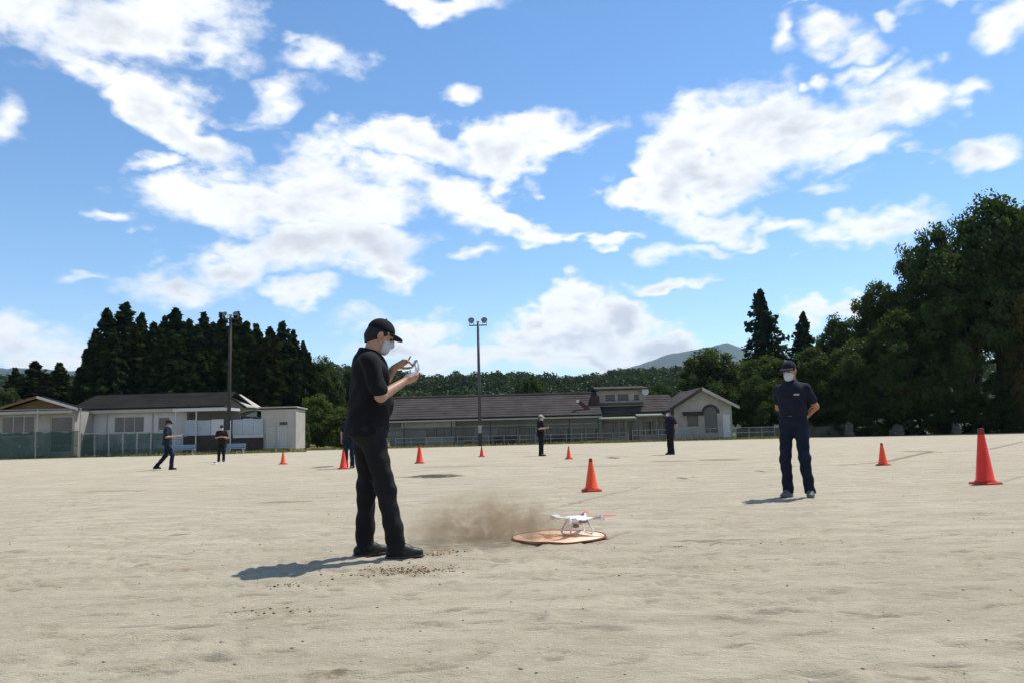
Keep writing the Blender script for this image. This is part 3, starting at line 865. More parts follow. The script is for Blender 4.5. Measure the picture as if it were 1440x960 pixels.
G = 'broadleaf trees on the right edge of the field'
broad(1385, 288, 76, 112, 0, M_BROAD, 'broadleaf_tree', 'tallest dark broadleaf tree on the right, above the large cone', 0.3, G)
broad(1475, 280, 79, 115, 1, M_BROAD, 'broadleaf_tree', 'tall dark broadleaf tree cut by the right edge of the picture', 1.3, G)
broad(1308, 322, 78, 66, 1, M_BROAD, 'broadleaf_tree', 'tall round dark tree on the left flank of the tallest one', 2.1, G)
broad(1238, 402, 80, 62, 0, M_BROAD2, 'broadleaf_tree', 'mid-height green tree sloping down left of the tall trees', 4.0, G)
broad(1180, 446, 84, 55, 1, M_BROAD2, 'broadleaf_tree', 'loose lighter green tree right of the shorter fir', 5.0, G)
broad(1352, 395, 73, 85, 3, M_BROAD, 'broadleaf_tree', 'dark low tree in front of the tallest tree', .6, G)
broad(1270, 440, 74, 70, 2, M_BROAD, 'broadleaf_tree', 'dark low tree right of the small orange cone', 2.6, G)
broad(1445, 412, 70, 52, 2, M_YELLOW, 'broadleaf_tree', 'yellowish green tree at the right edge before the dark trees', 1.0, G)
broad(1210, 480, 76, 62, 3, M_BROAD, 'broadleaf_tree', 'dark spreading tree just right of the man with hands behind his back', 3.3, G)
broad(1140, 492, 82, 60, 2, M_BROAD2, 'broadleaf_tree', 'green tree behind the head of the man with hands behind his back', 4.4, G)
broad(1003, 493, 98, 68, 3, M_BROAD2, 'broadleaf_tree', 'round green tree behind the white gabled wing', 5.2, G)
broad(1078, 503, 84, 62, 2, M_BROAD2, 'broadleaf_tree', 'green tree between the gabled wing and the man', .9, G)
broad(1060, 530, 79.5, 40, 3, M_BROAD, 'broadleaf_tree', 'small dark tree against the right side of the gabled wing', 1.9, G)
for k, (px, py, d, w, lab) in enumerate([(1110,548,78,40,'low dark shrub behind the man with hands behind his back'),(1165,545,78,40,'low dark shrub right of the man with hands behind his back'),
                                      (1225,538,75,48,'low dark shrub above the small cone on the right'),(1290,535,75,50,'low dark shrub between the two cones on the right'),
                                      (1350,535,74,50,'low dark shrub left of the large cone'),(1410,538,73,50,'low dark shrub right of the large cone'),(1480,545,73,46,'low dark shrub cut by the right edge')]):
    broad(px, py, d, w, 2 + k % 2, M_BROAD, 'shrub', lab, k * 1.1, 'dark shrubs under the trees on the right', -1.3)
for k, (px, py, d, w, mt, lab) in enumerate([(446,548,80,32,M_LIGHT,'bright green leafy bush left of the nearest man'),(478,566,79,30,M_LIGHT,'bright green bush partly behind the nearest man'),(424,585,77,18,M_LIGHT,'small bright bush beside the white shed'),
                                          (455,500,112,34,M_BROAD2,'dark green tree behind the bright bush'),(498,512,118,36,M_BROAD2,'dark green tree hidden behind the nearest man')]):
    broad(px, py, d, w, 2 + k % 2, mt, 'bush' if k < 3 else 'broadleaf_tree', lab, k * 1.4 + .2, 'bushes between the two school buildings', -.5)
for k, (px, py, d, w, lab) in enumerate([(12,542,96,30,'green bush at the left edge behind the gabled roof'),(-30,530,98,34,'tree cut by the left edge of the picture')]):
    broad(px, py, d, w, 2 + k % 2, M_BROAD2, 'bush', lab, k * 1.4 + .2, None, -.5)
for k, (px, py, d, w) in enumerate([(745,525,134,30),(925,532,118,26)]):
    broad(px, py, d, w, 2 + k % 2, M_BROAD2, 'broadleaf_tree', ('round dark tree behind the long tiled roof, right of the middle pole', 'round tree behind the roof between dormer and gabled wing')[k], k * 1.4 + .2, 'trees behind the long tiled roof', -.8)

def grass_stuff():
    """Strip of weeds along the far edge of the field."""
    rnd = np.random.default_rng(77); pts = []
    for _ in range(9000):
        px = rnd.uniform(-80, 1130); base = 73.5 if px > 430 else 63
        d = base + rnd.random() ** 1.6 * 4.0 + 1.2 * sin(px * .02)
        if rnd.random() > .25 + .75 * float(vnoise(np.array(px * .03), np.array(d * .4), 5)): continue
        p = GP(px, d); pts.append((p.x, p.y, p.z))
    pts = np.array(pts); n = len(pts)
    a = rnd.random(n) * 6.28; h = .10 + .22 * rnd.random(n) ** 2; w = .06 + .08 * rnd.random(n)
    dx = np.stack([np.cos(a) * w, np.sin(a) * w, 0 * a], 1)
    tipo = np.stack([rnd.normal(size=n) * .08, rnd.normal(size=n) * .08, h], 1)
    V = np.stack([pts - dx, pts + dx, pts + tipo], 1).reshape(-1, 3)
    o = mesh_ob('grass', np_mesh('grass', V, np.arange(n * 3).reshape(-1, 3)), leaf_mat('dry_grass', (.12, .12, .045), (.24, .22, .10), .3, .5))
    tag(o, 'thin strip of weeds along the far edge of the sand', 'grass', kind='stuff')
grass_stuff()

# ================================================================== school buildings, fences, poles
M_WHITE = ribbed('white_siding', (.50, .50, .49), 'X', 1.3, .25, .6, .08, .8)
M_CREAM = mat('cream_plaster', (.31, .29, .25), .8, .2, 1.0)
M_GREYWALL = mat('grey_green_wall', (.17, .175, .15), .8, .18, .8)
M_FASCIA = mat('weathered_fascia', (.36, .34, .30), .8, .15, .7)
M_DARKROOF = ribbed('dark_sheet_roof', (.020, .020, .018), 'Y', 2.0, .4, 1.0, .3, .6, .02)
M_TILE = ribbed('brown_roof_tiles', (.062, .055, .052), 'Z', 7.0, .2, .9, .3, .5, .05)
M_GREENROOF = mat('green_grey_canopy', (.19, .21, .165), .6, .12, .8)
M_BROWNROOF = mat('brown_gable', (.15, .095, .045), .8, .2, .8)
M_FRAME = mat('aluminium_frame', (.42, .43, .43), .45, .05, 2, metal=.3)
M_DARKFRAME = mat('dark_frame', (.06, .055, .05), .6, .1, 2)
M_RED = mat('faded_red_board', (.055, .022, .020), .7, .2, 1)
M_STEEL = mat('galvanised_steel', (.28, .28, .27), .55, .15, 3, metal=.4)
M_POLE = mat('dark_painted_pole', (.055, .058, .060), .6, .2, 1.5)
M_WOODPOLE = mat('weathered_pole', (.045, .038, .032), .85, .3, 2.0)
M_LIGHTBLUE = mat('pale_blue_board', (.34, .39, .43), .6, .12, 1.2)
M_BENCH = mat('blue_bench_paint', (.17, .24, .31), .5, .15, 1.5)
M_CONCRETE = mat('concrete', (.30, .28, .24), .9, .2, 1.2, .3, 8)
M_OLDWALL = mat('dark_block_wall', (.085, .08, .062), .95, .45, .8, .3, 8)  # dark mottled tone shared by the wall and the stones
M_DARKWOOD = mat('dark_wood_board', (.045, .036, .03), .8, .3, 2)
M_LENS = mat('lamp_glass', (.10, .13, .14), .2, .1, 3, spec=.6)

def glass(name, tint):
    m = mat(name, tint, .12, .3, .4, spec=.6)
    return m
M_GLASS = glass('window_glass', (.022, .024, .026))
M_GLASS_P = glass('curtained_glass', (.075, .062, .065))

def net_material():
    m = bpy.data.materials.new('green_net'); m.use_nodes = True
    n, l = nm(m); b = n['Principled BSDF']
    b.inputs['Base Color'].default_value = (.008, .045, .032, 1); b.inputs['Roughness'].default_value = .8
    tr = n.new('ShaderNodeBsdfTransparent'); mx = n.new('ShaderNodeMixShader')
    tc = n.new('ShaderNodeTexCoord'); t = n.new('ShaderNodeTexNoise'); t.inputs['Scale'].default_value = .9; t.inputs['Detail'].default_value = 5
    l.new(tc.outputs['Object'], t.inputs['Vector'])
    r = n.new('ShaderNodeMapRange'); r.inputs['From Min'].default_value = .3; r.inputs['From Max'].default_value = .7
    r.inputs['To Min'].default_value = .6; r.inputs['To Max'].default_value = .86
    l.new(t.outputs['Fac'], r.inputs['Value']); l.new(r.outputs[0], mx.inputs[0])
    l.new(tr.outputs[0], mx.inputs[1]); l.new(b.outputs[0], mx.inputs[2]); l.new(mx.outputs[0], n['Material Output'].inputs['Surface'])
    return m
M_NET = net_material()

def pane_wall(parent, x0, x1, z0, z1, y, th, openings, wmat, frame=M_FRAME, gmat=M_GLASS, name='wall', nx=2, nz=1):
    """A wall along X, its front at y, with real window openings: (x0, x1, z0, z1[, kind])."""
    xs = sorted({x0, x1, *[v for o in openings for v in o[:2]]})
    mb = MB()
    for a, b in zip(xs[:-1], xs[1:]):
        m = (a + b) / 2
        os_ = sorted([o for o in openings if o[0] < m < o[1]], key=lambda o: o[2])
        z = z0
        for o in os_:
            if o[2] > z + 1e-4: mb.box(a, b, y, y + th, z, o[2])
            z = o[3]
        if z < z1 - 1e-4: mb.box(a, b, y, y + th, z, z1)
    w = mb.build(name, wmat, parent)
    for o in openings:
        a, b, c, d = o[:4]
        kind = o[4] if len(o) > 4 else 'window'
        if kind == 'void': continue
        f = .05; fm = MB()
        fm.box(a, a + f, y + .05, y + .11, c, d).box(b - f, b, y + .05, y + .11, c, d)
        fm.box(a + f, b - f, y + .05, y + .11, c, c + f).box(a + f, b - f, y + .05, y + .11, d - f, d)
        k = max(1, int(round((b - a) / .95))) if kind == 'window' else 1
        for i in range(1, k):
            x = a + (b - a) * i / k
            fm.box(x - .025, x + .025, y + .052, y + .108, c + f, d - f)
        wf = fm.build(kind, frame, parent)
        for i in range(k):
            xa = a + (b - a) * i / k + .026; xb = a + (b - a) * (i + 1) / k - .026
            MB().box(xa, xb, y + .075, y + .085, c + f, d - f).build('pane', gmat, wf)
        if kind == 'window':
            MB().box(a - .06, b + .06, y - .06, y - .003, c - .07, c - .004).build('sill', frame, wf)
    return w

def zpx(px, py, d): return P(px, py, d).z
def xpx(px, d): return P(px, yh(px), d).x

# ---------- long white building at the left
D = 69.0
gL = gz(D)
def z_(py, px=160, d=D): return zpx(px, py, d)
b = empty('white_school_building', (xpx(160, D), D, gL), 0, 'long low white building with dark roof in front of the cedar grove', 'building')
ox, oz = b.location.x, b.location.z
def X(px): return xpx(px, D) - ox
def Z(py, px=160): return z_(py, px) - oz
x0, x1 = X(107), X(262)
zt = Z(581)
pane_wall(b, x0, x1, -.2, zt, 0, .18, [(X(160), X(202), Z(608), Z(586)), (X(222), X(238), Z(606), Z(588))], M_WHITE, gmat=M_GLASS_P)
MB().box(x0, x0 + .2, .19, 7, -.2, zt - .01).build('end_wall', M_WHITE, b)
MB().box(x1 - .2, x1, .19, 7, -.2, zt - .01).build('end_wall', M_WHITE, b)
MB().box(x0, x1, 7.0, 7.2, -.2, zt - .01).build('rear_wall', M_WHITE, b)
MB().box(x0 - .4, X(318), -.65, -.55, zt + .02, zt + .30).build('gutter_board', M_FASCIA, b)
MB().box(x0 - .35, X(317), -.54, -.02, zt + .003, zt + .09).build('eave_soffit', M_FASCIA, b)
rr = Z(553)
MB().slab([(x0 - .5, -.7, zt + .33), (X(318), -.7, zt + .33), (X(310), 3.6, rr), (x0 - .2, 3.6, rr)], (0, 0, .12)).slab([(x0 - .5, 7.9, zt + .33), (x0 - .2, 3.62, rr), (X(310), 3.62, rr), (X(318), 7.9, zt + .33)], (0, 0, .12)).build('roof', M_DARKROOF, b)
for px in (131, 150, 214):
    MB().tube([(X(px), -.05, 0), (X(px), -.05, zt - .1)], .045, 8).build('downpipe', M_FASCIA, b)
MB().box(x0, x1, -.06, -.004, -.2, .55).build('plinth', M_CONCRETE, b)

# ---------- gabled annex at the left edge
D = 66.0; gA = gz(D)
b = empty('gabled_annex', (xpx(40, D), D, gA), 0, 'brown gabled annex at the left edge behind the green net', 'building')
ox, oz = b.location.x, b.location.z
def X(px): return xpx(px, D) - ox
def Z(py, px=50): return zpx(px, py, D) - oz
zt = Z(577)
pane_wall(b, X(-60), X(104), -.2, zt, 0, .18, [(X(2), X(47), Z(612), Z(584)), (X(70), X(101), Z(636), Z(586), 'door'), (X(-50), X(-8), Z(612), Z(584))], M_CREAM, gmat=M_GLASS_P)
MB().box(X(-60), X(104), 6, 6.2, -.2, zt).box(X(104) - .2, X(104), .19, 5.99, -.2, zt).box(X(-60), X(-60) + .2, .19, 5.99, -.2, zt).build('side_wall', M_CREAM, b)
apx, apz = X(54), Z(558.5)
MB().slab([(X(-4), .15, zt + .02), (X(104), .15, zt + .02), (apx, .15, apz - .1)], (0, .2, 0)).build('gable', M_BROWNROOF, b)
MB().slab([(apx, -.5, apz), (X(112), -.5, zt + .02), (X(112), .7, zt + .02), (apx, .7, apz)], (0, 0, .10)).slab([(X(-12), -.5, zt + .02), (apx - .002, -.5, apz), (apx - .002, .7, apz), (X(-12), .7, zt + .02)], (0, 0, .10)).build('roof', M_DARKROOF, b)
MB().box(X(-62), X(105), .72, 6.4, zt + .01, zt + .12).build('flat_roof', M_DARKROOF, b)
MB().slab([(apx, -.56, apz - .1), (X(112), -.56, zt - .08), (X(112), -.56, zt + .12), (apx, -.56, apz + .1)], (0, .05, 0)).build('barge_board', M_WHITE, b)
MB().slab([(X(-12), -.56, zt - .08), (apx - .003, -.56, apz - .1), (apx - .003, -.56, apz + .1), (X(-12), -.56, zt + .12)], (0, .05, 0)).build('barge_board', M_BROWNROOF, b)
MB().box(X(-62), X(106), -.7, -.62, zt - .28, zt - .06).build('gutter_board', M_FASCIA, b)
MB().box(X(-62), X(106), -.61, -.002, zt - .14, zt - .06).build('awning', M_FASCIA, b)

# ---------- open shelter and sheds between the white building and the bush
D = 67.0; gS = gz(D)
b = empty('open_shelter', (xpx(290, D), D, gS), 0, 'open shelter with pale blue boards right of the white building', 'shelter')
ox, oz = b.location.x, b.location.z
def X(px): return xpx(px, D) - ox
def Z(py, px=300): return zpx(px, py, D) - oz
MB().box(X(243), X(322), -.2, 2.6, Z(577), Z(573)).build('roof', M_WHITE, b)
for px in (247, 276, 322):
    MB().tube([(X(px), -.1, -.1), (X(px), -.1, Z(577) - .003)], .055, 8).build('post', M_FRAME, b)
for k, (a, c) in enumerate([(258, 275), (275.5, 294), (294.5, 312), (325, 339), (339.5, 354), (354.5, 368)]):
    MB().box(X(a), X(c), .3, .36, Z(611), Z(589 + (k % 2))).build('board', M_LIGHTBLUE if k != 2 else M_WHITE, b)
MB().box(X(255), X(368), .37, .45, -.1, Z(612)).build('base_wall', M_DARKWOOD, b)
MB().box(X(243), X(330), 2.6, 2.7, -.1, Z(577) - .003).build('back_wall', M_GREYWALL, b)
MB().box(X(326), X(369), .25, .5, Z(616), Z(611.5)).build('rail', M_FRAME, b)

b = empty('hut', (xpx(316, 74), 74, gz(74)), 0, 'small pale gable showing behind the shelter and the left pole', 'hut')
w = xpx(343, 74) - xpx(292, 74); zt = zpx(316, 573, 74) - gz(74); za = zpx(316, 553, 74) - gz(74)
MB().box(-w/2, w/2, 0, 4, -.2, zt).build('wall', M_CREAM, b)
MB().slab([(-w/2, .02, zt + .01), (w/2, .02, zt + .01), (0, .02, za)], (0, .2, 0)).build('gable', M_FASCIA, b)
MB().slab([(0, -.3, za + .02), (w/2 + .4, -.3, zt), (w/2 + .4, 4.3, zt), (0, 4.3, za + .02)], (0, 0, .1)).slab([(-w/2 - .4, -.3, zt), (-.003, -.3, za + .02), (-.003, 4.3, za + .02), (-w/2 - .4, 4.3, zt)], (0, 0, .1)).build('roof', M_FASCIA, b)

D = 68.0
b = empty('bicycle_shelter', (xpx(352, D), D, gz(D)), 0, 'low shelter with curved roof beside the white shed', 'shelter')
oz = gz(D); ox = xpx(352, D)
def X(px): return xpx(px, D) - ox
def Z(py, px=352): return zpx(px, py, D) - oz
arc = [(X(331) + (X(373) - X(331)) * k / 10, Z(583) + (Z(576) - Z(583)) * sin(pi * (k / 10 * .8 + .1))) for k in range(11)]
mb = MB()
for (xa, za), (xb, zb) in zip(arc[:-1], arc[1:]): mb.slab([(xa, .7, za), (xb, .7, zb), (xb, 3, zb), (xa, 3, za)], (0, 0, .07))
mb.build('curved_roof', M_CREAM, b)
for px in (333, 371):
    MB().tube([(X(px), .8, -.1), (X(px), .8, Z(583))], .05, 8).build('post', M_STEEL, b)
MB().box(X(331), X(373), 3.0, 3.1, -.1, Z(584)).build('back_wall', M_CREAM, b)
MB().box(X(335), X(347), .62, .68, Z(588), Z(584.5)).build('board', M_RED, b)

D = 67.5
b = empty('storage_shed', (xpx(392, D), D, gz(D)), 0, 'white storage shed with slatted doors beside the bright bush', 'shed')
oz = gz(D); ox = xpx(392, D)
def Z(py, px=392): return zpx(px, py, D) - oz
xa, xb = X(367), X(416)
MB().box(xa, xb, 0, 3, .25, Z(575)).build('wall', M_FASCIA, b)
MB().slab([(xa - .15, -.25, Z(573)), (xb + .15, -.25, Z(573)), (xb + .15, 3.2, Z(574.5)), (xa - .15, 3.2, Z(574.5))], (0, 0, .1)).build('roof', M_FASCIA, b)
for i, (a, c) in enumerate([(374, 388), (389, 404)]):
    d = MB().box(X(a), X(c), -.05, -.004, .35, Z(600)).build('door', M_FRAME, b)
    for k in range(5):
        x = X(a) + (X(c) - X(a)) * (k + .5) / 5
        MB().box(x - .035, x + .035, -.075, -.054, .42, Z(601)).build('slat', M_FASCIA, d)
MB().box(X(393), X(404), -.02, .02, Z(597), Z(593)).build('vent', M_DARKFRAME, b)
for px in (370, 392, 413): MB().box(X(px) - .15, X(px) + .15, .1, 2.8, -.15, .249).build('footing', M_CONCRETE, b)

# ---------- benches
def bench(px, d, w, label):
    p = on_ground(GP(px, d)); e = empty('bench', p, .05, label, 'bench', 'blue benches at the shelter')
    MB().box(-w/2, w/2, -.2, .2, .40, .46).build('seat', M_BENCH, e)
    MB().box(-w/2, w/2, .2, .25, .50, .82).build('backrest', M_BENCH, e)
    for x in (-w/2 + .15, w/2 - .15):
        MB().box(x - .04, x + .04, -.17, .17, -.02, .398).build('leg', M_STEEL, e)
        MB().box(x - .03, x + .03, .26, .29, -.02, .8).build('back_post', M_STEEL, e)
bench(258, 62.5, 1.8, 'pale blue bench left of the standing person by the pole')
bench(331, 62.5, 1.5, 'pale blue bench right of the left light pole')

# ---------- long tiled school building in the middle
D = 78.0; gC = gz(D)
b = empty('tiled_school_building', (xpx(690, D), D, gC), 0, 'long grey school building with brown tiled roof behind the middle light pole', 'building')
ox, oz = b.location.x, b.location.z
def X(px): return xpx(px, D) - ox
def Z(py, px=690): return zpx(px, py, D) - oz
xa, xb = X(548), X(846)
zt = Z(587)
ops = []
for k, (a, c) in enumerate([(600,612),(613.5,626),(640,652),(653.5,666),(700,712),(714,727),(732,745),(747,752)]):
    ops.append((X(a), X(c), Z(617, a) if k % 3 else Z(622, a), Z(601, a)))
ops += [(X(768), X(785), Z(621, 776), Z(602, 776), 'door'), (X(787), X(800), Z(616, 790), Z(602, 790)), (X(806), X(822), Z(621, 814), Z(602, 814), 'door'), (X(826), X(842), Z(616, 830), Z(602, 830))]
pane_wall(b, xa, xb, -.3, zt, 0, .2, ops, M_GREYWALL, M_DARKFRAME)
MB().box(xa, xb, 8, 8.2, -.3, zt).box(xa, xa + .2, .21, 7.99, -.3, zt).box(xb - .2, xb, .21, 7.99, -.3, zt).build('rear_wall', M_GREYWALL, b)
# roof: courses of tiles laid one over the other
rz = Z(556.5); e0 = zt - .12; NR = 9
roof = MB().slab([(xa - .5, -.9, e0), (xb, -.9, e0), (xb, 4.1, rz), (xa - .2, 4.1, rz)], (0, 0, .08)).slab([(xa - .5, 9.1, e0), (xa - .2, 4.12, rz), (xb, 4.12, rz), (xb, 9.1, e0)], (0, 0, .08)).build('roof', M_TILE, b)
for r in range(NR):
    k0, k1 = r / NR, (r + 1.12) / NR
    ya, yb = -.95 + 5.0 * k0, -.95 + 5.0 * min(1, k1)
    za, zb = e0 + (rz - e0) * k0 + .16, e0 + (rz - e0) * min(1, k1) + .115
    c = MB().slab([(xa - .52 + .03 * (r % 2), ya, za), (xb, ya, za), (xb, yb, zb), (xa - .5, yb, zb)], (0, 0, .05)).build('tile_course', M_TILE, roof)
MB().tube([(xa - .3, 4.1, rz + .2), (xb, 4.1, rz + .2)], .16, 8).build('ridge_cap', M_TILE, roof)
MB().box(xa - .4, xb, -1.02, -.96, e0 - .12, e0 + .02).build('gutter', M_FASCIA, b)
MB().box(xa, xb, -.25, -.004, Z(599.5), Z(597)).build('canopy', M_GREENROOF, b)
MB().box(X(565), X(641), -.34, -.26, Z(598), Z(588)).build('white_board', M_CREAM, b)
for px in (570, 636, 690, 730, 758, 800, 840):
    MB().tube([(X(px), -.9, -.3), (X(px), -.9, e0 - .13)], .05, 6).build('veranda_post', M_DARKFRAME, b)
for k, (a, c) in enumerate([(600, 640), (695, 725), (760, 800)]):
    MB().box(X(a), X(c), -1.6, -1.5, -.2, Z(613.5, a)).build('low_screen', M_DARKWOOD if k else M_GREYWALL, b)

# ---------- entrance block with the raised dormer
D = 79.0
b = empty('entrance_block', (xpx(890, D), D, gz(D)), 0, 'school entrance block with a raised white dormer and a green grey canopy', 'building')
ox, oz = b.location.x, b.location.z
def X(px): return xpx(px, D) - ox
def Z(py, px=880): return zpx(px, py, D) - oz
xa, xb = X(838), X(952)
zt = Z(582)
ops = [(X(850), X(864), Z(613), Z(592)), (X(866), X(879), Z(613), Z(592)), (X(884), X(899), Z(618), Z(592), 'door'), (X(905), X(917), Z(611), Z(593)), (X(919), X(930), Z(611), Z(593)), (X(934), X(942), Z(611), Z(593))]
pane_wall(b, xa, xb, -.3, zt, .5, .2, ops, M_CREAM, M_DARKFRAME)
MB().box(xa, xb, 8, 8.2, -.3, zt).build('rear_wall', M_CREAM, b)
for i, (a, c, h) in enumerate([(838, 893, 589), (893, 950, 586)]):
    MB().slab([(X(a) + .02, -1.5, Z(h)), (X(c), -1.5, Z(h)), (X(c), .49, Z(h - 4)), (X(a) + .02, .49, Z(h - 4))], (0, 0, .12)).build('canopy', M_GREENROOF, b)
for px in (842, 868, 893, 920, 946):
    MB().tube([(X(px), -1.35, -.3), (X(px), -1.35, Z(589.5))], .06, 8).build('canopy_post', M_GREYWALL, b)
rf = MB().slab([(xa - .3, -.3, zt + .02), (xb + .2, -.3, zt + .02), (xb + .2, 4.4, Z(556)), (xa - .3, 4.4, Z(556))], (0, 0, .12)).slab([(xa - .3, 9, zt + .02), (xa - .3, 4.42, Z(556)), (xb + .2, 4.42, Z(556)), (xb + .2, 9, zt + .02)], (0, 0, .12)).build('roof', M_TILE, b)
for r in range(7):
    k0, k1 = r / 7, min(1, (r + 1.1) / 7)
    ya, yb = -.35 + 4.7 * k0, -.35 + 4.7 * k1; za = zt + (Z(556) - zt) * k0 + .19; zb = zt + (Z(556) - zt) * k1 + .15
    MB().slab([(xa - .3, ya, za), (xb + .2, ya, za), (xb + .2, yb, zb), (xa - .3, yb, zb)], (0, 0, .05)).build('tile_course', M_TILE, rf)
# dormer
da, dc = X(845), X(911)
pane_wall(b, da, dc, Z(570), Z(547), 1.2, .2, [(X(855), X(868.5), Z(561), Z(553)), (X(873), X(888), Z(561), Z(553)), (X(896), X(903), Z(561), Z(554))], M_CREAM, M_DARKFRAME, name='dormer_wall')
MB().box(da, da + .2, 1.41, 6, Z(570), Z(547)).box(dc - .2, dc, 1.41, 6, Z(570), Z(547)).box(da, dc, 6.0, 6.2, Z(570), Z(547)).build('dormer_side', M_CREAM, b)
MB().slab([(da - .5, .5, Z(547) + .01), (dc + .4, .5, Z(547) + .01), (dc + .1, 3.6, Z(542)), (da - .2, 3.6, Z(542))], (0, 0, .14)).slab([(da - .5, 6.8, Z(547) + .01), (da - .2, 3.62, Z(542)), (dc + .1, 3.62, Z(542)), (dc + .4, 6.8, Z(547) + .01)], (0, 0, .14)).build('dormer_roof', M_TILE, b)
MB().box(X(846), X(908), .75, 1.19, Z(568), Z(565)).build('balcony_rail', M_DARKFRAME, b)
# end board of the long roof
MB().slab([(X(817), -.7, Z(563, 817)), (X(841), -.9, Z(584, 841)), (X(836), -.9, Z(586, 836)), (X(812), -.7, Z(566, 812))], (0, .15, 0)).build('barge_board', M_RED, b)
MB().box(X(833), X(845), .2, .5, Z(569, 838), Z(556, 838)).build('side_board', M_RED, b)
MB().box(X(811), X(815), -.95, -.72, Z(566, 812), Z(562, 812)).build('white_cap', M_WHITE, b)

sp = empty('loudspeaker', (xpx(911, D), D + .9, zpx(911, 556, D)), 0, 'white horn loudspeaker on the roof right of the dormer', 'loudspeaker')
hb = Matrix.Rotation(radians(90), 4, 'X')
m = MB().lathe([(.09, -.3), (.10, -.05), (.16, .12), (.30, .33), (.36, .36), (.34, .37), (.12, .2)], 16)
m.v = [tuple(hb @ Vector(v) + Vector((0, 0, .45))) for v in m.v]; m.build('horn', M_WHITE, sp)
MB().tube([(0, 0, -.6), (0, 0, .45)], .04, 8).build('bracket', M_STEEL, sp)
MB().box(-.14, .14, .05, .30, .30, .60, .03).build('driver_case', M_DARKFRAME, sp)

# ---------- white gabled wing
D = 77.0
b = empty('gabled_wing', (xpx(990, D), D, gz(D)), 0, 'white gabled wing with an arched doorway right of the school entrance', 'building')
ox, oz = b.location.x, b.location.z
def X(px): return xpx(px, D) - ox
def Z(py, px=990): return zpx(px, py, D) - oz
xa, xb = X(949), X(1030)
zt = Z(569)
pane_wall(b, xa, xb, -.3, zt, 0, .2, [(X(967), X(982), Z(597), Z(582)), (X(991.5), X(1009), Z(608), Z(580), 'door')], M_CREAM, M_DARKFRAME)
apx, apz = X(988), Z(547)
MB().slab([(xa, .01, zt + .003), (xb, .01, zt + .003), (apx, .01, apz)], (0, .2, 0)).build('gable', M_CREAM, b)
MB().box(xb - .2, xb, .21, 9, -.3, zt).box(xa, xa + .2, .21, 9, -.3, zt).box(xa, xb, 9.01, 9.2, -.3, zt).build('side_wall', M_CREAM, b)
MB().slab([(X(937), -.6, Z(577)), (apx, -.6, apz + .05), (apx, 9.6, apz + .05), (X(937), 9.6, Z(577))], (0, 0, .14)).slab([(apx + .003, -.6, apz + .05), (X(1039), -.6, Z(573)), (X(1039), 9.6, Z(573)), (apx + .003, 9.6, apz + .05)], (0, 0, .14)).build('roof', M_TILE, b)
MB().slab([(X(937), -.66, Z(580)), (apx, -.66, apz - .14), (apx, -.66, apz + .2), (X(937), -.66, Z(576))], (0, .05, 0)).build('barge_board', M_DARKWOOD, b)
MB().slab([(apx + .004, -.66, apz - .14), (X(1039), -.66, Z(576)), (X(1039), -.66, Z(572)), (apx + .004, -.66, apz + .2)], (0, .05, 0)).build('barge_board', M_FASCIA, b)
mb = MB()
cx, cz, r0_, r1_ = X(1000.2), Z(581), (X(1009) - X(991.5)) / 2 + .02, (X(1009) - X(991.5)) / 2 + .30
for k in range(10):
    a0, a1 = pi * k / 10, pi * (k + 1) / 10
    mb.slab([(cx + r0_*cos(a0), -.03, cz + r0_*sin(a0)), (cx + r1_*cos(a0), -.03, cz + r1_*sin(a0)), (cx + r1_*cos(a1), -.03, cz + r1_*sin(a1)), (cx + r0_*cos(a1), -.03, cz + r0_*sin(a1))], (0, .026, 0))
mb.build('door_arch', M_DARKWOOD, b)
mb = MB()
for k in range(10):
    a0, a1 = pi * k / 10, pi * (k + 1) / 10
    mb.slab([(cx, -.012, cz), (cx + r0_*cos(a0), -.012, cz + r0_*sin(a0)), (cx + r0_*cos(a1), -.012, cz + r0_*sin(a1))], (0, .008, 0))
mb.build('fanlight', M_GLASS, b)
MB().slab([(X(960), -.9, Z(584)), (X(988), -.9, Z(584)), (X(988), -.005, Z(579)), (X(960), -.005, Z(579))], (0, 0, .08)).build('window_awning', M_DARKWOOD, b)
MB().box(X(1017), X(1027), -.02, -.003, .1, Z(583)).build('corner_panel', M_WHITE, b)

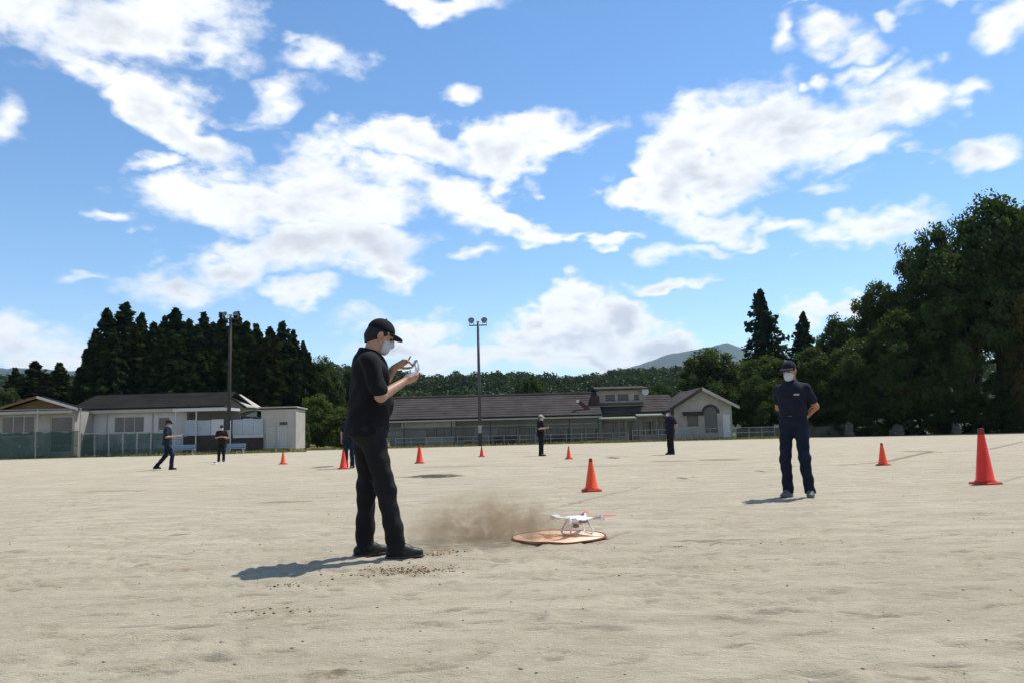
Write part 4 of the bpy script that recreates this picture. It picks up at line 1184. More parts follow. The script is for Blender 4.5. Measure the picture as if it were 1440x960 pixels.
# ---------- light poles
def light_pole(px, top_py, d, label, pm, arm=.85, hs=1.0, small=False):
    g = on_ground(GP(px, d)); top = P(px, top_py, d); h = top.z - g.z
    e = empty('light_pole', g, 0, label, 'light pole', 'tall light poles at the field edge')
    MB().tube([(0, 0, -.3), (0, 0, h * .5), (0, 0, h)], [.17, .145, .11], 12).build('pole', pm, e, True)
    MB().box(-arm, arm, -.05, .05, h - .22, h - .12).build('crossarm', pm, e)
    for sx in (-1, 1):
        l = MB()
        rot = Matrix.Rotation(radians(62), 4, 'X')
        prof = [(.08, -.30), (.13, -.26), (.20, -.12), (.29, .10), (.31, .14), (.285, .145)]
        l.lathe([(r * hs, z * hs) for r, z in prof], 16); off = Vector((sx * arm * .72, -.08, h + .25))
        l.v = [tuple(rot @ Vector(v) + off) for v in l.v]
        f = l.build('floodlight', M_STEEL, e, False)
        k = MB().lathe([(.27 * hs, .147 * hs), (.27 * hs, .155 * hs)], 16); k.v = [tuple(rot @ Vector(v) + off) for v in k.v]; k.build('lens', M_LENS, f)
        MB().tube([(sx * arm * .72 - .2, 0, h - .12), (sx * arm * .72 - .2, -.03, h + .25)], .025, 6).tube([(sx * arm * .72 + .2, 0, h - .12), (sx * arm * .72 + .2, -.03, h + .25)], .025, 6).build('bracket', M_STEEL, f)
    MB().lathe([(.05, 0), (.13, .1), (.15, .2), (.02, .24)], 12, (0, 0, h)).build('top_cap', M_STEEL, e)
    if small: return e
    for k in range(int(h / 2.4)):
        MB().tube([(-.26, 0, 2.2 + k * 1.1), (.26, 0, 2.2 + k * 1.1)], .012, 5).build('step_bolt', pm, e)
    MB().box(-.16, .16, -.34, -.16, 1.2, 1.9, .02).build('switch_box', M_STEEL, e)
    return e
light_pole(675.5, 455, 73.5, 'tall dark light pole in the middle before the tiled roof', M_POLE)
light_pole(321, 446, 64.5, 'tall brownish light pole in front of the cedar grove', M_WOODPOLE, arm=.6, hs=.62)
e = empty('signal_pipe', on_ground(GP(323.5, 64.0)), 0, 'thin pale pipe standing beside the left light pole', 'pipe')
MB().tube([(0, 0, -.1), (0, 0, 2.6)], .035, 8).build('pipe', M_FRAME, e)
MB().lathe([(.05, 0), (.05, .05), (.01, .07)], 10, (0, 0, 2.6)).build('cap', M_FRAME, e)

# ---------- fences
def net_fence(pa, pb, h, npost, label, rails, net_h, group=None):
    e = empty('net_fence', pa, 0, label, 'fence', group)
    v = pb - pa
    for i in range(npost):
        p = v * (i / (npost - 1)); MB().tube([(p.x, p.y, p.z - .2), (p.x, p.y, p.z + h)], .045, 8).build('post', M_STEEL, e)
    for r in rails:
        MB().tube([(0, -.06, r), (v.x, v.y - .06, v.z + r)], .028, 6).build('rail', M_STEEL, e)
    for i in range(npost - 1):
        a = v * (i / (npost - 1)) + v.normalized() * .06; c = v * ((i + 1) / (npost - 1)) - v.normalized() * .06
        n = 10; vs = []; fs = []
        for k in range(n + 1):
            q = a.lerp(c, k / n); s = .05 * sin(k * 1.3 + i)
            vs += [(q.x, q.y - .1 + s, q.z + .03), (q.x, q.y - .1 - s, q.z + net_h - .05 * sin(pi * k / n))]
            if k: fs.append((2*k-2, 2*k, 2*k+1, 2*k-1))
        MB().add(vs, fs).build('net_panel', M_NET, e)
    return e
net_fence(on_ground(GP(-75, 60.5)), on_ground(GP(111, 61.5)), zpx(60, 574, 61) - gz(61), 4, 'tall green net fence on steel pipes at the left edge', [1.0, 2.05, zpx(60, 575, 61) - gz(61)], zpx(60, 606, 61) - gz(61))
net_fence(on_ground(GP(113, 63.0)), on_ground(GP(232, 64.0)), zpx(160, 607, 63) - gz(63), 7, 'low green net fence in front of the long white building', [zpx(160, 608, 63) - gz(63)], zpx(160, 609, 63) - gz(63))

def rail_fence(px0, px1, d0, d1, n, h, label, mt=M_FRAME):
    a, c = on_ground(GP(px0, d0)), on_ground(GP(px1, d1)); v = c - a
    e = empty('rail_fence', a, 0, label, 'fence')
    for i in range(n):
        p = v * (i / (n - 1)); MB().tube([(p.x, p.y, p.z - .2), (p.x, p.y, p.z + h)], .03, 6).build('post', mt, e)
    for r in (h - .05, h * .55):
        MB().tube([(0, -.04, r), (v.x, v.y - .04, v.z + r)], .022, 6).build('rail', mt, e)
rail_fence(556, 884, 75.5, 75.5, 16, .95, 'thin grey rail fence along the tiled school building', M_STEEL)
rail_fence(890, 1090, 75.0, 75.5, 12, 1.15, 'pale rail fence in front of the white gabled wing', M_STEEL)

# ---------- low wall and stones under the trees at the right
e = empty('boundary_wall', on_ground(GP(1036, 77)), 0, 'low concrete block wall under the trees behind the man with hands behind his back', 'wall')
a = GP(1036, 77); c = GP(1200, 76)
n = 9
for i in range(n):
    p = (c - a) * (i / n); q = (c - a) * ((i + .97) / n)
    MB().slab([(p.x, p.y, -.2), (q.x, q.y, -.2), (q.x, q.y, 1.0 + .08 * ((i * 7) % 3)), (p.x, p.y, 1.0 + .08 * ((i * 7) % 3))], (0, .18, 0)).build('wall_panel', M_OLDWALL, e)
def stone(px, d, w, h, label):
    rnd = np.random.default_rng(px)
    m = MB().lathe([(.75, -.1), (1.0, .15), (.95, .45), (.7, .8), (.3, .98)], 9)
    m.v = [tuple(Vector(v) * (1 + .18 * rnd.normal())) for v in m.v]
    m.v = [(v[0] * w / 2, v[1] * w / 2, v[2] * h) for v in m.v]
    o = m.build('stone', M_OLDWALL); o.location = on_ground(GP(px, d)); tag(o, label, 'stone', 'stones under the trees on the right')
stone(1195, 72.5, .9, 1.2, 'upright grey stone under the trees, leftmost of the three')
stone(1262, 72.0, 1.2, .9, 'low grey stone under the trees right of the small cone')
stone(1345, 71.5, .8, .9, 'grey stone under the trees just left of the large cone')

# ================================================================== people: smooth-blended bodies turned into one surface
class SDF:
    """A body as a signed distance field on a grid: limbs are tapered capsules that melt into each other."""
    def __init__(s, lo, hi, h):
        s.h = h; s.lo = np.array(lo, float)
        n = np.ceil((np.array(hi) - s.lo) / h).astype(int) + 1
        s.ax = [s.lo[i] + h * np.arange(n[i]) for i in range(3)]
        s.F = np.full(n, .06, dtype=np.float32)
    def sub(s, lo, hi):
        sl = []
        for i in range(3):
            a = max(0, int((lo[i] - s.lo[i]) / s.h) - 1); b = min(len(s.ax[i]), int((hi[i] - s.lo[i]) / s.h) + 2)
            sl.append(slice(a, max(a, b)))
        g = np.meshgrid(*[s.ax[i][sl[i]] for i in range(3)], indexing='ij')
        return tuple(sl), g
    def blend(s, sl, d, k, cut=False):
        f = s.F[sl]
        if cut:
            h = np.clip(.5 - .5 * (f + d) / k, 0, 1); s.F[sl] = f * (1 - h) - d * h + k * h * (1 - h)
        else:
            h = np.clip(.5 + .5 * (f - d) / k, 0, 1); s.F[sl] = f * (1 - h) + d * h - k * h * (1 - h)
    def cap(s, a, b, ra, rb, k=.02, flat=None, fs=1.0, cut=False):
        a = np.array(a, float); b = np.array(b, float)
        m = max(ra, rb) + .06
        sl, (X, Y, Z) = s.sub(np.minimum(a, b) - m, np.maximum(a, b) + m)
        if 0 in X.shape: return s
        p = np.stack([X - a[0], Y - a[1], Z - a[2]], -1); ab = b - a
        if flat is not None:
            n = np.array(flat, float); n /= np.linalg.norm(n)
            p = p + n * (p @ n)[..., None] * (1 / fs - 1); ab = ab + n * (ab @ n) * (1 / fs - 1)
        t = np.clip((p @ ab) / max(1e-9, ab @ ab), 0, 1)
        d = np.sqrt(((p - t[..., None] * ab) ** 2).sum(-1)) - (ra + (rb - ra) * t)
        if flat is not None: d = d * (.5 + .5 * fs)
        s.blend(sl, d, k, cut); return s
    def ell(s, c, r, R=None, k=.02, cut=False):
        c = np.array(c, float); r = np.array(r, float); m = r.max() + .06
        sl, (X, Y, Z) = s.sub(c - m, c + m)
        if 0 in X.shape: return s
        p = np.stack([X - c[0], Y - c[1], Z - c[2]], -1)
        if R is not None: p = p @ np.array(R)
        q = p / r; k0 = np.sqrt((q ** 2).sum(-1)); k1 = np.sqrt(((p / (r * r)) ** 2).sum(-1)) + 1e-9
        s.blend(sl, k0 * (k0 - 1) / k1, k, cut); return s
    def open(s):
        return [v.astype(np.float32).reshape([-1 if j == i else 1 for j in range(3)]) for i, v in enumerate(s.ax)]
    def clip(s, pt, n):
        """Keep only the side of a plane that n points away from."""
        n = np.array(n, float); n /= np.linalg.norm(n); pt = np.array(pt, float)
        X, Y, Z = s.open()
        s.F = np.maximum(s.F, ((X - pt[0]) * n[0] + (Y - pt[1]) * n[1] + (Z - pt[2]) * n[2]).astype(np.float32)); return s
    def wrinkle(s, amp, f, seed=0, dirv=(0, 0, 1)):
        X, Y, Z = s.open()
        w = np.sin(Z * f + 4 * np.sin(X * 11 + seed) + 3 * np.sin(Y * 13 + 2 * seed)) * .6 + np.sin((X + Y) * f * .7 + Z * f * .45 + seed * 3) * .4
        s.F = (s.F + amp * w).astype(np.float32); return s
    def mesh(s, name):
        F = s.F; h = s.h
        S = F < 0
        n = np.array(F.shape) - 1
        idx = lambda o: tuple(slice(o[i], o[i] + n[i]) for i in range(3))
        anyS = np.zeros(n, bool); allS = np.ones(n, bool)
        for o in np.ndindex(2, 2, 2):
            c = S[idx(o)]; anyS |= c; allS &= c
        act = anyS & ~allS
        base = np.stack(np.nonzero(act), 1)
        cor = {o: F[base[:, 0] + o[0], base[:, 1] + o[1], base[:, 2] + o[2]] for o in np.ndindex(2, 2, 2)}
        acc = np.zeros((len(base), 3)); cnt = np.zeros(len(base))
        for a in range(3):
            b, c = [i for i in range(3) if i != a]
            for u in (0, 1):
                for v in (0, 1):
                    o = [0, 0, 0]; o[b] = u; o[c] = v; o2 = list(o); o2[a] = 1
                    f0 = cor[tuple(o)]; f1 = cor[tuple(o2)]; ch = (f0 < 0) != (f1 < 0)
                    t = np.where(ch, f0 / np.where(ch, f0 - f1, 1), 0)
                    for i in range(3): acc[:, i] += np.where(ch, (t if i == a else o[i]), 0)
                    cnt += ch
        ids = np.full(n, -1); ids[act] = np.arange(len(base))
        V = s.lo + (base + acc / cnt[:, None]) * h
        quads = []
        for a in range(3):
            b, c = [(1, 2), (2, 0), (0, 1)][a]
            s0 = [slice(1, n[i]) for i in range(3)]; s0[a] = slice(0, n[a])
            s1 = list(s0); s1[a] = slice(1, n[a] + 1)
            A = S[tuple(s0)]; B = S[tuple(s1)]
            for flip, m in ((False, A & ~B), (True, ~A & B)):
                p = np.stack(np.nonzero(m), 1)
                off = np.array([1, 1, 1]); off[a] = 0; p = p + off
                def at(db, dc):
                    q = p.copy(); q[:, b] -= db; q[:, c] -= dc
                    return ids[q[:, 0], q[:, 1], q[:, 2]]
                q = np.stack([at(1, 1), at(0, 1), at(0, 0), at(1, 0)], 1)
                quads.append(q[:, ::-1] if flip else q)
        Q = np.concatenate(quads); Q = Q[(Q >= 0).all(1)]
        return np_mesh(name, V, Q)

M_SKIN = mat('skin', (.40, .22, .14), .5, .12, 30, .05, 200, spec=.4)
M_SKIN_TAN = mat('tanned_skin', (.40, .175, .085), .55, .12, 30, .05, 200, spec=.4)
M_BLACK = mat('black_cloth', (.006, .006, .008), .9, .3, 8, .55, 13, spec=.22)
M_CHAR = mat('charcoal_cloth', (.011, .011, .012), .9, .3, 6, .55, 13, spec=.22)
M_NAVY = mat('navy_cloth', (.010, .012, .024), .9, .3, 8, .55, 13, spec=.22)
M_NAVY2 = mat('navy_trouser_cloth', (.008, .012, .026), .9, .3, 6, .55, 13, spec=.22)
M_BROWNC = mat('dark_brown_cloth', (.018, .013, .012), .9, .3, 6, .55, 13, spec=.22)
M_TEAL = mat('dark_teal_cloth', (.009, .020, .032), .9, .3, 6, .55, 13, spec=.22)
M_MASK = mat('face_mask', (.46, .49, .54), .85, .04, 40)
M_CAPW = mat('pale_cap', (.42, .42, .42), .85, .1, 20)
M_HAIR = mat('black_hair', (.009, .008, .008), .6, .3, 60, .4, 200)
M_SHOE = mat('black_shoe', (.012, .012, .012), .5, .3, 20)
M_SHOEG = mat('grey_shoe', (.10, .10, .11), .6, .3, 20)
M_SOLE = mat('shoe_sole', (.05, .05, .05), .8, .2, 20)
M_EYE = mat('eye', (.03, .022, .018), .2, .2, 100)
M_BELT = mat('belt', (.03, .024, .02), .5, .2, 20)

def hand(S, w, d, pn, side, curl, sc=1.0, index_up=0.0):
    """Palm and five fingers. w wrist, d direction of the hand, pn palm normal, side = +1 when the thumb is on d x pn side."""
    w = np.array(w, float); d = np.array(d, float); d /= np.linalg.norm(d)
    pn = np.array(pn, float); pn = pn - d * (pn @ d); pn /= np.linalg.norm(pn)
    t = np.cross(d, pn) * side
    k0 = w + d * .09 * sc
    S.cap(w - d * .015, w + d * .035 * sc, .026 * sc, .030 * sc, .012, pn, .75)
    for u in (-.024, 0.0, .024):
        S.cap(w + d * .03 * sc + t * u * .7 * sc, k0 + t * u * sc, .017 * sc, .015 * sc, .012, pn, .85)
    for i, (u, L) in enumerate(((.031, .072), (.011, .080), (-.010, .074), (-.030, .060))):
        c = curl if not (i == 0 and index_up) else -index_up
        p = k0 + t * u * sc; a = c * .9; r = .0088 * sc
        for j, f in enumerate((.46, .30, .24)):
            q = p + (d * cos(a) + pn * sin(a)) * L * f * sc
            S.cap(p, q, r, r * .92, .004); r *= .92; p = q; a += c * (.95 if c > 0 else .2)
    p = w + d * .03 * sc + t * .026 * sc
    for j, (L, a) in enumerate(((.040, .75), (.032, .5 - .4 * curl), (.026, .3 - .5 * curl))):
        q = p + (d * cos(a) + t * sin(a) + pn * (.25 + .35 * curl) * (1 if j else .6)) * L * sc
        S.cap(p, q, .0125 * sc - .001 * j, .011 * sc - .001 * j, .006); p = q

def rot_to(z):            # head frame: columns right, forward, up, given yaw, pitch (down +) and roll
    yaw, pitch, roll = z
    return np.array(Euler((-pitch, roll, yaw), 'ZXY' if False else 'XYZ').to_matrix())

def person(loc, rz, J, h, label, C, name='person', group=None, extra=None):
    """J: joints in metres, person facing +Y, right = +X. C: materials and clothing."""
    def new(keys, m, zlo=None, zhi=None, extra=None):
        q = np.array([J[k] for k in keys] + ([extra] if extra is not None else []), float)
        a, b = q.min(0) - m, q.max(0) + m
        if zlo is not None: a[2] = zlo
        if zhi is not None: b[2] = zhi
        return SDF(a, b, h)
    P_, N_ = np.array(J['pelvis'], float), np.array(J['neck'], float)
    hd = np.array(J['head'], float)
    yaw, pitch = J.get('look', (0, 0))
    R = np.array((Matrix.Rotation(yaw, 3, 'Z') @ Matrix.Rotation(-pitch, 3, 'X')))
    H = lambda x, y, z: hd + R @ np.array([x, y, z])
    up_t = (N_ - P_) / np.linalg.norm(N_ - P_)
    fwd = np.array([0, 1, 0.]); build = J.get('build', 1.0)
    # ---- body: one continuous surface
    S = new(['head', 'pelvis'] + [a + b for a in ('sh', 'el', 'wr', 'hip', 'kn', 'an') for b in 'RL'], .23, -.02)
    S.ell(H(0, -.012, .022), (.076, .097, .102), R, .02)
    S.ell(H(0, .022, -.055), (.056, .066, .062), R, .03)
    S.cap(H(0, .092, .006), H(0, .112, -.028), .009, .014, .012)
    S.cap(H(-.035, .082, .026), H(.035, .082, .026), .010, .010, .012)
    S.cap(H(-.020, .086, -.058), H(.020, .086, -.058), .008, .008, .01)
    S.ell(H(0, .076, -.098), (.022, .018, .018), R, .02)
    for sx in (-1, 1):
        S.ell(H(sx * .077, -.012, -.008), (.012, .022, .033), R, .006)
        S.ell(H(sx * .032, .094, .004), (.015, .012, .010), R, .008, True)
    S.cap(N_ + np.array([0, -.01, -.02]), H(0, -.025, -.06), .060, .054, .025)
    S.cap(P_ + up_t * .05, N_ - up_t * .16, .125 * build, .150 * build, .05, fwd, .68)
    S.cap(J['shR'], J['shL'], .055, .055, .05)
    S.ell(P_, (.155 * build, .11 * build, .12), None, .05)
    for s_ in 'RL':
        S.cap(J['sh' + s_], J['el' + s_], .050 * build, .041, .03)
        S.cap(J['el' + s_], J['wr' + s_], .043, .027, .018)
        S.cap(J['hip' + s_], J['kn' + s_], .082 * build, .056, .04)
        S.cap(J['kn' + s_], J['an' + s_], .054, .038, .02)
        an = np.array(J['an' + s_]); fd = J.get('foot' + s_, (0, 1)); fd = np.array([fd[0], fd[1], 0]) / np.hypot(*fd)
        S.cap(an + np.array([0, 0, -.03]), an + fd * .13 + np.array([0, 0, -.055]), .036, .028, .02)
        hp = J['hand' + s_]
        hand(S, J['wr' + s_], hp[0], hp[1], hp[2], hp[3], hp[4] if len(hp) > 4 else 1.0, hp[5] if len(hp) > 5 else 0.0)
    body = mesh_ob(name, S.mesh('body'), C['skin'], None, True)
    body.location = loc; body.rotation_euler = (0, 0, rz)
    tag(body, label, 'person', group)
    def part(S, nm_, mt, par=body):
        return mesh_ob(nm_, S.mesh(nm_), mt, par, True)
    # ---- trousers
    S = new(['hipR', 'hipL', 'knR', 'knL', 'anR', 'anL'], .17, 0.0, P_[2] + .17)
    S.ell(P_ + np.array([0, -.005, 0]), (.176 * build, .122 * build, .14), None, .05)
    S.cap(P_ + up_t * .02, P_ + up_t * .12, .165 * build, .165 * build, .04, fwd, .74)
    for s_ in 'RL':
        hip, kn, an = (np.array(J[q + s_], float) for q in ('hip', 'kn', 'an'))
        S.cap(hip, kn, .096 * build, .071, .04); S.cap(kn, an + np.array([0, 0, -.035]), .071, .067, .03)
    S.wrinkle(.0055, 46, J.get('seed', 1)).wrinkle(.006, 23, J.get('seed', 1) + 5).clip((0, 0, J.get('cuff', .035)), (0, 0, -1)).clip(P_ + up_t * (.125 if J.get('tucked') else .0), up_t)
    part(S, 'trousers', C['trousers'])
    # ---- shirt
    S = new(['shR', 'shL', 'elR', 'elL', 'pelvis'], .24, P_[2] - .12, N_[2] + .09)
    top = N_ - up_t * .15
    S.cap(P_ + up_t * .10, top, .158 * build, .176 * build, .05, fwd, .72)
    S.cap(P_ - up_t * .06, P_ + up_t * .2, .198 * build, .172 * build, .05, fwd, .82)
    if 'belly' in J: S.ell(P_ + up_t * .17 + np.array([0, .05, 0]), (.15 * build, .05 + J['belly'], .15), None, .06)
    S.ell(top + np.array([0, .015, .02]), (.175 * build, .125 * build, .15), None, .05)
    S.ell(top + np.array([0, -.035, .05]), (.16 * build, .10 * build, .14), None, .05)
    S.cap(J['shR'], J['shL'], .058, .058, .05)
    S.cap(np.array(J['shR']) * .5 + N_ * .5 + np.array([0, 0, -.03]), np.array(J['shL']) * .5 + N_ * .5 + np.array([0, 0, -.03]), .058, .058, .05)
    for s_ in 'RL':
        sh, el = np.array(J['sh' + s_], float), np.array(J['el' + s_], float)
        sl = J.get('sleeve', .72); S.cap(sh, sh + (el - sh) * sl, .062 * build, .068 * build, .035)
    S.wrinkle(.005, 38, J.get('seed', 1) + 2).wrinkle(.006, 19, J.get('seed', 1) + 7)
    if not J.get('tucked'): S.clip(P_ - up_t * .08, -up_t)
    else: S.clip(P_ + up_t * .10, -up_t)
    sht = part(S, 'shirt', C['shirt'])
    # collar
    mb = MB(); n = 14
    for k in range(n):
        a0, a1 = 2 * pi * k / n, 2 * pi * (k + 1) / n
        def cp(a, r, z): return (N_[0] + cos(a) * r, N_[1] - .012 + sin(a) * r * 1.05, N_[2] + z - .018 * sin(a))
        mb.add([cp(a0, .070, .052), cp(a1, .070, .052), cp(a1, .100, -.012), cp(a0, .100, -.012), cp(a0, .064, .051), cp(a1, .064, .051), cp(a1, .084, -.018), cp(a0, .084, -.018)],
               [(0, 3, 2, 1), (4, 5, 6, 7), (0, 1, 5, 4), (2, 3, 7, 6)])
    mb.build('collar', C['shirt'], sht, True)
    if J.get('tucked'):
        S = new(['pelvis'], .24, P_[2] + .03, P_[2] + .2); S.cap(P_ + up_t * .08, P_ + up_t * .16, .172 * build, .170 * build, .02, fwd, .76).clip(P_ + up_t * .135, up_t).clip(P_ + up_t * .095, -up_t)
        part(S, 'belt', M_BELT)
    # ---- shoes
    for s_ in 'RL':
        an = np.array(J['an' + s_], float); fd = J.get('foot' + s_, (0, 1)); fd = np.array([fd[0], fd[1], 0]) / np.hypot(*fd)
        heel = an - fd * .045; toe = an + fd * .155; z0 = an[2] - .085
        S = new(['an' + s_], .26, -.02, an[2] + .09)
        S.cap((heel[0], heel[1], z0 + .035), (*(an + fd * .08)[:2], z0 + .036), .040, .044, .02)
        S.cap((*(an + fd * .06)[:2], z0 + .034), (*toe[:2], z0 + .026), .046, .036, .02)
        S.cap(an, an + fd * .06 + np.array([0, 0, -.03]), .044, .038, .03)
        S.clip((0, 0, z0 + .008), (0, 0, -1))
        sh_ = part(S, 'shoe', C['shoe'])
        S = new(['an' + s_], .26, -.02, an[2] + .02); S.cap((heel[0], heel[1], z0 + .012), (*toe[:2], z0 + .012), .046, .044, .01).clip((0, 0, z0 + .014), (0, 0, 1)).clip((0, 0, z0), (0, 0, -1))
        part(S, 'sole', M_SOLE, sh_)
    # ---- head wear
    fh = min(h, .006)
    lo2, hi2 = hd - .22, hd + .24
    S = SDF(lo2, hi2, fh)
    S.ell(H(0, -.018, .012), (.081, .097, .104), R, .02).cap(H(0, -.066, -.03), H(0, -.055, -.070), .050, .042, .03)
    S.clip(H(0, .058, 0), R @ np.array([0, 1, .0])).clip(H(0, 0, -.085), R @ np.array([0, .35, -1.0])).clip(H(0, .0, -.02), R @ np.array([0, .75, -.9]))
    part(S, 'hair', M_HAIR)
    if C.get('cap') is not None:
        S = SDF(lo2, hi2, fh)
        S.ell(H(0, -.010, .040), (.086, .107, .096), R, .02).clip(H(0, 0, .040), R @ np.array([0, .12, -1]))
        cp_ = part(S, 'cap', C['cap'])
        S = SDF(lo2, hi2, fh)
        S.ell(H(0, .090, .034), (.080, .082, .020), R, .005).clip(H(0, .055, 0), R @ np.array([0, -1, 0])).clip(H(0, 0, .026), R @ np.array([0, 0, -1]))
        S.ell(H(0, .10, .008), (.09, .12, .024), R, .004, True)
        part(S, 'brim', C['cap'], cp_)
        MB().lathe([(.010, 0), (.009, .005), (.003, .008)], 8, tuple(H(0, -.01, .136))).build('cap_button', C['cap'], cp_)
    if C.get('mask') is not None:
        S = SDF(lo2, hi2, fh)
        S.ell(H(0, .026, -.052), (.064, .078, .072), R, .02).cap(H(0, .100, .0), H(0, .112, -.03), .016, .018, .025).ell(H(0, .07, -.09), (.04, .03, .03), R, .03)
        S.clip(H(0, .035, 0), R @ np.array([0, -1, 0])).clip(H(0, 0, -.006), R @ np.array([0, -.25, 1])).clip(H(0, 0, -.118), R @ np.array([0, 0, -1]))
        mk = part(S, 'mask', C['mask'])
        for sx in (-1, 1):
            MB().tube([tuple(H(sx * .062, .040, -.020)), tuple(H(sx * .080, .005, .0)), tuple(H(sx * .086, -.022, .012)), tuple(H(sx * .082, -.015, -.03)), tuple(H(sx * .06, .040, -.075))], .0016, 5).build('ear_loop', C['mask'], mk)
    for sx in (-1, 1):
        S = SDF(H(sx * .032, .086, .004) - .03, H(sx * .032, .086, .004) + .03, .004)
        S.ell(H(sx * .032, .080, .004), (.012, .012, .011), R, .002); part(S, 'eye', M_EYE)
    return body

def at_person(px, d): return on_ground(GP(px, d))

# ---- the nearest man: seen from his right, looking down at the controller in his hands
J1 = dict(pelvis=(0, -.075, .955), neck=(0, -.045, 1.475), head=(0, .03, 1.628), look=(0, radians(24)), build=.985, belly=.09, seed=1,
          shR=(.195, -.085, 1.42), elR=(.245, -.015, 1.165), wrR=(.115, .195, 1.285), handR=((-.25, .9, .28), (-.62, -.1, .78), -1, .55),
          shL=(-.195, -.045, 1.42), elL=(-.26, .05, 1.20), wrL=(-.10, .155, 1.40), handL=((.30, .75, .45), (.55, .25, -.75), 1, .62, 1.0, .55),
          hipR=(.095, -.065, .93), knR=(.105, .045, .50), anR=(.10, .125, .085), footR=(.10, 1),
          hipL=(-.095, -.075, .93), knL=(-.12, -.055, .50), anL=(-.14, -.075, .085), footL=(-.25, 1), sleeve=.80, cuff=.03)
C1 = dict(skin=M_SKIN, shirt=M_BLACK, trousers=M_CHAR, shoe=M_SHOE, cap=M_BLACK, mask=M_MASK)
p1 = at_person(531, 6.0)
YAW1 = radians(-90 + 20)
man1 = person(p1, YAW1, J1, .0075, 'nearest man in black cap and polo shirt looking down at the controller in his hands', C1)
man1.scale = (1.02,) * 3

# the controller he holds: top-level, in his hands
def controller():
    R = Matrix.Rotation(YAW1, 4, 'Z')
    loc = Vector(p1) + (R @ Vector((.01, .262, 1.335))) * 1.02
    e = empty('drone_controller', loc, YAW1, 'white drone controller with two antennas and a tablet held by the nearest man', 'controller')
    e.rotation_euler = Euler((radians(24), 0, YAW1), 'XYZ'); e.scale = (.86,) * 3
    MW = mat('controller_white', (.72, .72, .72), .4, .05, 20)
    MB().box(-.085, .085, -.055, .05, -.022, .022, .014).build('case', MW, e, False)
    for sx in (-1, 1):
        MB().tube([(sx * .055, -.005, .022), (sx * .055, -.005, .042)], .004, 8).lathe([(.010, 0), (.011, .005), (.006, .008)], 10, (sx * .055, -.005, .040)).build('stick', M_DARKFRAME, e)
        MB().tube([(sx * .05, .05, .0), (sx * .05, .075, .02), (sx * .055, .10, .10)], [.010, .010, .007], 8).build('antenna', MW, e, True)
        MB().tube([(sx * .085, -.035, -.01), (sx * .108, 0, -.01), (sx * .085, .035, -.01)], .009, 8).build('grip', MW, e, True)
    MB().tube([(0, .05, 0), (0, .075, .045)], .012, 8).build('holder', MW, e)
    t = MB().box(-.06, .06, -.004, .004, -.034, .034, .003)
    rt_ = Matrix.Rotation(radians(-48), 4, 'X')
    t.v = [tuple(rt_ @ Vector(v) + Vector((0, .075, .085))) for v in t.v]
    tb_ = t.build('tablet', MW, e)
    s = MB().box(-.055, .055, -.0062, -.0045, -.030, .030); s.v = [tuple(rt_ @ Vector(v) + Vector((0, .075, .085))) for v in s.v]
    s.build('screen', M_GLASS, tb_)
controller()

# ---- the man at the right, hands behind his back
J2 = dict(pelvis=(0, 0, .945), neck=(0, .01, 1.465), head=(.0, .045, 1.625), look=(radians(-8), radians(14)), build=.98, seed=4, tucked=True,
          shR=(.172, -.02, 1.385), elR=(.225, -.135, 1.165), wrR=(.075, -.20, 1.02), handR=((-.85, -.1, -.25), (0, -1, .1), 1, .5),
          shL=(-.172, -.02, 1.385), elL=(-.262, -.10, 1.155), wrL=(-.075, -.215, 1.00), handL=((.85, -.05, -.25), (0, -1, .1), -1, .5),
          hipR=(.09, 0, .925), knR=(.125, .03, .50), anR=(.125, .005, .085), footR=(.15, 1),
          hipL=(-.09, 0, .925), knL=(-.115, .035, .50), anL=(-.145, -.02, .085), footL=(-.30, 1), sleeve=.62, cuff=.05)
C2 = dict(skin=M_SKIN_TAN, shirt=M_NAVY, trousers=M_NAVY2, shoe=M_SHOEG, cap=M_NAVY, mask=M_MASK)
man2 = person(at_person(1123, 10.25), radians(180 - 36), J2, .0085, 'man in navy shirt, cap and white mask standing with hands behind his back', C2)

M_BADGE = mat('pale_badge', (.35, .35, .36), .7, .1, 20)
MB().box(-.135, -.065, .138, .146, 1.30, 1.322, .003).build('chest_badge', M_BADGE, man2)
MB().box(-.022, .022, .126, .136, 1.038, 1.078, .003).build('belt_buckle', M_BADGE, man2)
